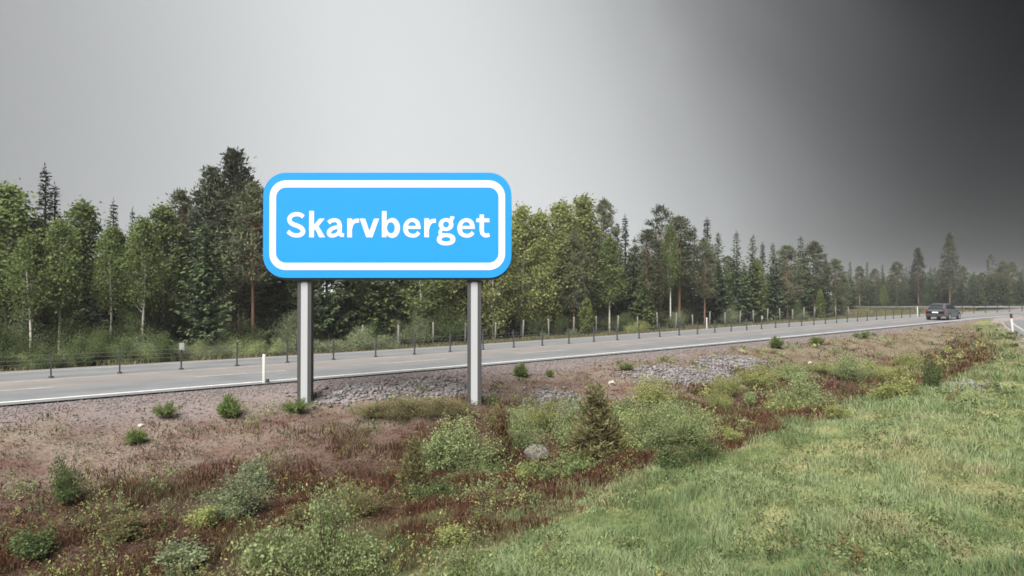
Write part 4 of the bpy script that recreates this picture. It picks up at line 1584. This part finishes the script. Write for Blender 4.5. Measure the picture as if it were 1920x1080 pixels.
# ------------------------------------------------------------------ roadside delineators
def delineator(px, py, hp, lab, tilt=(0, 0), bands=(), base=False, col=M_white, pos=None):
    x, y, z = pos if pos else ground_at(px, py)
    h = hp * y / F_PX
    r_ = max(.045, h * .055)
    root = empty('delineator_post', (x, y, z))
    root.rotation_euler = (tilt[0], tilt[1], 0)
    m = MB()
    pr = [(r_ * math.cos(a), r_ * .55 * math.sin(a)) for a in np.linspace(0, 2 * math.pi, 12, endpoint=False)]
    n = len(pr)
    vs = [(a, b, -.15) for a, b in pr] + [(a, b, h - .02) for a, b in pr] + [(a * .7, b * .7, h) for a, b in pr]
    fs = [(i, (i + 1) % n, n + (i + 1) % n, n + i) for i in range(n)] + [(n + i, n + (i + 1) % n, 2 * n + (i + 1) % n, 2 * n + i) for i in range(n)] + [tuple(range(2 * n, 3 * n))]
    m.add(vs, fs)
    m.build('post', col, root, True)
    for (f0, f1, nm) in bands:
        b = MB()
        q = [(a * 1.12, c_ * 1.2) for a, c_ in pr]
        vs = [(a, c_, h * f0) for a, c_ in q] + [(a, c_, h * f1) for a, c_ in q]
        fs = [(i, (i + 1) % n, n + (i + 1) % n, n + i) for i in range(n)] + [tuple(range(n - 1, -1, -1)), tuple(range(n, 2 * n))]
        b.add(vs, fs)
        b.build(nm, M_black, root)
    if base:
        b = MB()
        b.tube([(r_ * 2.2, 0, .05), (r_ * 2.2, 0, .16)], [.07, .05], 8)
        b.tube([(0, 0, .06), (r_ * 2.2, 0, .09)], .018, 6)
        b.build('black_foot', M_black, root)
    tag(root, lab, 'road marker')
    return root


delineator(495.5, 720, 56, 'plain white marker post at the road edge left of the sign', base=True)
x_, y_ = forest_pt(1325, 9.4)
delineator(0, 0, 21, 'short white post on the far road edge before the reddish pine', pos=(x_, y_, zat(x_, y_)))
delineator(1899, 627, 38, 'white marker post with black top and foot by the side ramp', tilt=(0, -.10), bands=((.80, 1.02, 'black_band'), (0, .10, 'black_foot')))
delineator(1698, 595, 18, 'small white post in the barrier line left of the car', pos=(*road_at(S0 + 57.5, 5.75)[:2], road_at(S0 + 57.5, 5.75)[2]))

# ------------------------------------------------------------------ place name sign
SD = 18.3
K = SD / F_PX
SX = (727 - CX) * K


def sz(py):
    return CAMZ + (HY - py) * K


def rrect(x0, x1, z0, z1, r, n=10):
    out = []
    for cx, cz, a0 in ((x1 - r, z1 - r, 0), (x0 + r, z1 - r, 90), (x0 + r, z0 + r, 180), (x1 - r, z0 + r, 270)):
        for i in range(n + 1):
            a = R(a0 + 90 * i / n)
            out.append((cx + r * math.cos(a), cz + r * math.sin(a)))
    return out


zl = zat((569 - CX) * K, SD)
sign = empty('place_name_sign', (SX, SD, zl))
tag(sign, 'large blue place name sign reading Skarvberget on two grey posts', 'road sign')


def sp(px, py):
    return ((px - 727) * K, sz(py) - zl)


def srect(x0, y0, x1, y1, r):
    a, b = sp(x0, y1), sp(x1, y0)
    return rrect(a[0], b[0], a[1], b[1], r * K)


m = MB()
m.prism(srect(494.5, 324, 959, 521, 42), -.06, 0)
panel = m.build('panel', M_blue, sign)
m = MB()
m.prism(srect(494.8, 326, 959.2, 525, 43), .002, .07)
m.build('panel_backing', M_edge, sign)
# white border ring
o1, o2 = srect(506.5, 338.5, 947, 506.5, 30.5), srect(518.5, 352, 935, 493, 18.5)
n = len(o1)
m = MB()
vs = [(x, -.066, z) for x, z in o1] + [(x, -.066, z) for x, z in o2] + [(x, -.0605, z) for x, z in o1] + [(x, -.0605, z) for x, z in o2]
fs = []
for i in range(n):
    j = (i + 1) % n
    fs += [(i, n + i, n + j, j), (i, j, 2 * n + j, 2 * n + i), (n + j, n + i, 3 * n + i, 3 * n + j)]
m.add(vs, fs)
m.build('border', M_whites, sign)


# letters, drawn as strokes in the plane of the panel
class Letter:
    def __init__(self, ox, sc):
        self.ox, self.sc, self.m, self.k = ox, sc, MB(), 0

    def P(self, p):
        return sp(self.ox + p[0] / self.sc, 380 + p[1] / self.sc)

    def yy(self):
        self.k += 1
        return -.064 - .0008 * self.k

    def poly(self, pts):
        y = self.yy()
        q = [self.P(p) for p in pts]
        self.m.prism(q, y, -.0602)

    def rect(self, x0, y0, x1, y1):
        e = 3.5
        a, b = (x0 + e, x1 - e) if x1 - x0 < y1 - y0 else (x0, x1)
        c_, d_ = (y0, y1) if x1 - x0 < y1 - y0 else (y0 + 2, y1 - 2)
        self.poly([(a, c_), (b, c_), (b, d_), (a, d_)])

    def ring(self, co, ro, ci, ri, e=2.0):
        y = self.yy()
        n = 40
        A, B = [], []
        for i in range(n):
            a = 2 * math.pi * i / n
            c_, s_ = math.cos(a), math.sin(a)
            u, v = math.copysign(abs(c_) ** (2 / e), c_), math.copysign(abs(s_) ** (2 / e), s_)
            A.append(self.P((co[0] + ro[0] * u, co[1] + ro[1] * v)))
            B.append(self.P((ci[0] + ri[0] * u, ci[1] + ri[1] * v)))
        vs = [(p[0], y, p[1]) for p in A + B] + [(p[0], -.0602, p[1]) for p in A + B]
        fs = []
        for i in range(n):
            j = (i + 1) % n
            fs += [(i, j, n + j, n + i), (i, 2 * n + i, 2 * n + j, j), (n + i, n + j, 3 * n + j, 3 * n + i)]
        self.m.add(vs, fs)

    def stroke(self, pts, w):
        C = catmull([(a, b, 0) for a, b in pts], 14)[:, :2]
        W = np.interp(np.linspace(0, 1, len(C)), np.linspace(0, 1, len(w)), w) if isinstance(w, (list, tuple)) else np.full(len(C), w)
        W = W * .89
        d = np.gradient(C, axis=0)
        d /= np.linalg.norm(d, axis=1, keepdims=True)
        nn = np.stack([-d[:, 1], d[:, 0]], 1)
        A, B = C + nn * W[:, None] / 2, C - nn * W[:, None] / 2
        y = self.yy()
        n = len(C)
        q = [self.P(p) for p in A] + [self.P(p) for p in B]
        vs = [(p[0], y, p[1]) for p in q] + [(p[0], -.0602, p[1]) for p in q]
        fs = []
        for i in range(n - 1):
            fs += [(i, i + 1, n + i + 1, n + i), (i, 2 * n + i, 2 * n + i + 1, i + 1), (n + i, n + i + 1, 3 * n + i + 1, 3 * n + i)]
        self.m.add(vs, fs)

    def done(self):
        return self.m.build('letter', M_whites, sign)


A_, B_ = (530, 9.6), (720, 9.143)
L = Letter(*A_)
L.stroke([(383, 258), (330, 222), (262, 211), (190, 225), (142, 265), (132, 310), (150, 358), (205, 396), (275, 420), (335, 452), (374, 500), (370, 545), (328, 582), (255, 593), (175, 575), (102, 520)],
         [80, 82, 84, 86, 88, 90, 90, 90, 88, 84, 80, 80])
L.done()
L = Letter(*A_)
L.rect(483, 152, 575, 627)
L.poly([(570, 408), (668, 290), (765, 290), (650, 428), (570, 505)])
L.poly([(590, 462), (652, 424), (772, 627), (668, 627)])
L.done()
L = Letter(*A_)
L.stroke([(832, 362), (885, 328), (950, 319), (1005, 338), (1032, 395), (1033, 470), (1033, 540), (1050, 580), (1112, 588)], [84, 78, 76, 80, 84, 86, 86, 78, 70])
L.stroke([(1040, 435), (960, 448), (885, 480), (842, 530), (852, 578), (900, 597), (960, 585), (1015, 545), (1040, 500)], [66, 70, 76, 82, 84, 78, 72, 66, 60])
L.done()
L = Letter(*A_)
L.rect(1168, 288, 1258, 627)
L.stroke([(1232, 470), (1248, 395), (1290, 343), (1340, 328), (1382, 330)], [60, 70, 80, 80, 82])
L.done()
L = Letter(*A_)
L.poly([(1395, 290), (1490, 290), (1567, 520), (1514, 627)])
L.poly([(1652, 290), (1742, 290), (1622, 627), (1512, 627), (1560, 540), (1567, 520)])
L.done()
L = Letter(*B_)
L.rect(-34, 148, 52, 595)
L.ring((148, 436), (130, 170), (124, 434), (68, 96))
L.done()
for dx in (0, 926):
    L = Letter(*B_)
    L.rect(400 + dx, 400, 632 + dx, 455)
    L.stroke([(590 + dx, 440), (588 + dx, 385), (560 + dx, 328), (488 + dx, 301), (418 + dx, 328), (378 + dx, 395), (376 + dx, 470), (410 + dx, 540), (490 + dx, 570), (560 + dx, 555), (602 + dx, 512)],
             [84, 82, 76, 68, 76, 86, 86, 78, 72, 74, 72])
    if dx == 0:
        L.done()
        L = Letter(*B_)
        L.rect(692, 272, 778, 595)
        L.stroke([(752, 450), (770, 380), (810, 330), (850, 315), (892, 314)], [60, 68, 76, 76, 78])
        L.done()
        L = Letter(*B_)
        L.ring((1067, 378), (126, 110), (1067, 378), (52, 52))
        L.poly([(1118, 300), (1148, 232), (1216, 246), (1182, 318)])
        L.stroke([(1010, 452), (968, 492), (972, 540), (1030, 556), (1090, 558)], [60, 58, 62, 64, 64])
        L.ring((1068, 632), (158, 104), (1066, 632), (78, 37), 2.2)
    L.done()
L = Letter(*B_)
L.stroke([(1678, 206), (1678, 300), (1678, 400), (1678, 480), (1697, 540), (1745, 566), (1808, 552)], [84, 84, 84, 84, 80, 76, 72])
L.rect(1585, 272, 1808, 340)
L.done()
for pc in (569, 889):
    a0, b0_ = (pc - 13 - 727) * K, (pc + 13 - 727) * K
    top = sz(520) - zl
    gz = zat((pc - CX) * K, SD) - zl
    m = MB()
    m.box(((a0 + b0_) / 2, .20, (top + 1.6 + gz - .4) / 2), (b0_ - a0, .24, top + 1.6 - gz + .4))
    po = m.build('post', M_dgrey, sign)
    m = MB()
    t2 = sz(528.5) - zl
    w_ = 6.2 * K
    m.prism(rrect((pc - 727) * K - w_, (pc - 727) * K + w_, gz - .3, t2, .06, 5), .074, .0795)
    m.build('post_face', M_lgrey, po)
    for hh_ in (top + .35, top + 1.3):
        m = MB()
        m.box(((a0 + b0_) / 2, .0745, hh_), (b0_ - a0 + .2, .008, .10))
        m.build('clamp', M_steel, po)


# ------------------------------------------------------------------ car driving away on the near lane
def build_car():
    s = S0 + 52.2
    x, y, z, d_ = road_at(s, 1.45)
    car = empty('hatchback_car', (x, y, z), math.atan2(d_[1], d_[0]))
    tag(car, 'dark grey hatchback car driving away on the near lane', 'car')
    M_body = mat_plain('grey_car_paint', (0.085, 0.095, 0.105), 0.3, .3)
    M_glass = mat_plain('car_glass', (0.02, 0.024, 0.028), 0.08)
    M_tyre = mat_plain('tyre_rubber', (0.018, 0.018, 0.018), 0.85)
    M_rim = mat_plain('alloy_rim', (0.4, 0.4, 0.42), 0.35, .7)
    M_red = mat_plain('tail_light_red', (0.16, 0.010, 0.012), 0.3)
    M_trim = mat_plain('black_trim', (0.02, 0.02, 0.02), 0.6)
    M_plate = mat_plain('number_plate', (0.6, 0.6, 0.58), 0.5)

    def loft(sections, cap=True):
        m = MB()
        n = len(sections[0])
        vs = [p for sec in sections for p in sec]
        fs = []
        for i in range(len(sections) - 1):
            for k in range(n - 1):
                fs.append((i * n + k, i * n + k + 1, (i + 1) * n + k + 1, (i + 1) * n + k))
        fs.append(tuple(range(n)))
        fs.append(tuple((len(sections) - 1) * n + k for k in range(n - 1, -1, -1)))
        m.add(vs, fs)
        return m
    # lower body: x along travel, front +x. (x, z bottom, z belt, half width bottom, half width belt)
    B = [(-2.12, .42, .80, .70, .66), (-2.06, .30, .93, .80, .76), (-1.80, .24, .98, .86, .82), (-1.0, .22, .97, .88, .85), (0, .22, .95, .89, .86), (.9, .22, .93, .88, .85),
         (1.35, .22, .86, .87, .80), (1.85, .24, .77, .84, .74), (2.10, .30, .68, .76, .68), (2.20, .42, .58, .62, .56)]
    secs = []
    for (xx, zb, zt, wb, wt) in B:
        secs.append([(xx, -wb * .9, zb), (xx, -wb, zb + .14), (xx, -wb, (zb + zt) / 2 + .05), (xx, -wt, zt - .04), (xx, -wt * .9, zt), (xx, 0, zt + .02),
                     (xx, wt * .9, zt), (xx, wt, zt - .04), (xx, wb, (zb + zt) / 2 + .05), (xx, wb, zb + .14), (xx, wb * .9, zb)])
    body = loft(secs).build('body', M_body, car, True)
    # greenhouse
    Gs = [(-2.02, .93, .98, .74, .70), (-1.80, .93, 1.30, .76, .62), (-1.55, .93, 1.43, .77, .58), (-.9, .93, 1.49, .78, .60), (-.2, .93, 1.49, .78, .60), (.25, .92, 1.43, .78, .60), (.65, .91, 1.22, .78, .66), (1.10, .88, .93, .76, .74)]
    secs = []
    for (xx, zb, zt, wb, wt) in Gs:
        secs.append([(xx, -wb, zb), (xx, -wt, zt - .05), (xx, -wt * .86, zt), (xx, 0, zt + .025), (xx, wt * .86, zt), (xx, wt, zt - .05), (xx, wb, zb)])
    loft(secs).build('roof', M_body, car, True)
    # windows set just proud of the shell
    def pane(name, pts, mat, par=car):
        m = MB()
        n = len(pts)
        c0 = Vector((0, 0, .9))
        vs = [Vector(p) for p in pts]
        nrm = (vs[1] - vs[0]).cross(vs[2] - vs[0]).normalized()
        if nrm.dot((sum(vs, Vector()) / n) - Vector((-.3, 0, .8))) < 0:
            nrm = -nrm
        a = [p + nrm * .022 for p in vs]
        b = [p - nrm * .03 for p in vs]
        m.add(a + b, [tuple(range(n)), tuple(range(2 * n - 1, n - 1, -1))] + [(i, n + i, n + (i + 1) % n, (i + 1) % n) for i in range(n)])
        return m.build(name, mat, par)
    pane('rear_window', [(-2.01, -.60, 1.01), (-2.01, .60, 1.01), (-1.80, .52, 1.31), (-1.62, .48, 1.40), (-1.62, -.48, 1.40), (-1.80, -.52, 1.31)], M_glass)
    pane('windscreen', [(1.02, -.64, .96), (1.02, .64, .96), (.34, .50, 1.39), (.34, -.50, 1.39)], M_glass)
    for sg in (-1, 1):
        for (xa, xb, ta, tb) in ((-1.70, -1.02, -1.48, -.98), (-.94, .02, -.92, -.02), (.10, .85, .08, .38)):
            z1 = 1.39
            pane('side_window', [(xa, sg * .762, 1.0), (xb, sg * .762, .99), (tb, sg * .622, z1 - (.05 if tb > .3 else 0)), (ta, sg * .622, z1 - (.08 if ta < -1.4 else 0))], M_glass)
        for xw in (-1.28, 1.30):
            w = MB()
            w.tube([(xw, sg * .70, .31), (xw, sg * .905, .31)], .315, 20)
            wh = w.build('wheel', M_tyre, car)
            r_ = MB()
            r_.tube([(xw, sg * .80, .31), (xw, sg * .912, .31)], .205, 14)
            r_.build('rim', M_rim, wh)
            a_ = MB()
            pts = [(xw + .37 * math.cos(t), sg * .885, .31 + .37 * math.sin(t)) for t in np.linspace(.05, math.pi - .05, 12)]
            a_.tube(pts, .028, 5)
            a_.build('wheel_arch', M_trim, car)
        l_ = MB()
        l_.box((-2.07, sg * .665, .85), (.10, .20, .17))
        l_.box((-2.0, sg * .755, .86), (.16, .05, .15))
        l_.build('tail_light', M_red, car)
        h_ = MB()
        h_.box((2.08, sg * .56, .60), (.14, .24, .11))
        h_.build('headlight', M_rim, car)
        mi = MB()
        mi.box((.72, sg * .93, 1.02), (.12, .16, .12))
        mi.box((.74, sg * .84, .99), (.06, .12, .04))
        mi.build('wing_mirror', M_body, car)
        hd = MB()
        hd.box((-.72, sg * .885, .84), (.16, .03, .03))
        hd.box((.22, sg * .895, .82), (.16, .03, .03))
        hd.build('door_handle', M_trim, car)
    bp = MB()
    bp.box((-2.10, 0, .46), (.14, 1.42, .22))
    bp.box((-2.10, 0, .33), (.10, 1.20, .10))
    bp.build('rear_bumper', M_trim, car)
    pl = MB()
    pl.box((-2.142, 0, .70), (.02, .50, .11))
    pl.build('number_plate', M_plate, car)
    sp_ = MB()
    sp_.box((-1.72, 0, 1.41), (.24, 1.05, .035))
    sp_.build('roof_spoiler', M_body, car)
    return car


build_car()

# ------------------------------------------------------------------ thin mist in the air
hz = MB()
zlo = float(GZ.min()) - 1.0
hz.box((15, 31, (zlo + 17.0) / 2), (8600 * 1.2, 8600 * 1.2, 17.0 - zlo))
M_haze = bpy.data.materials.new('haze')
M_haze.use_nodes = True
hn = M_haze.node_tree.nodes
hn.clear()
ho = hn.new('ShaderNodeOutputMaterial')
hv = hn.new('ShaderNodeVolumePrincipled')
hv.inputs['Color'].default_value = (.9, .93, .95, 1)
hv.inputs['Density'].default_value = HAZE
hv.inputs['Anisotropy'].default_value = 0.0
M_haze.node_tree.links.new(hv.outputs['Volume'], ho.inputs['Volume'])
tag(hz.build('haze', M_haze), 'thin pale mist in the air over road and wood', 'haze', kind='stuff')

print('trees behind', nb, 'objects', len(scene.objects))
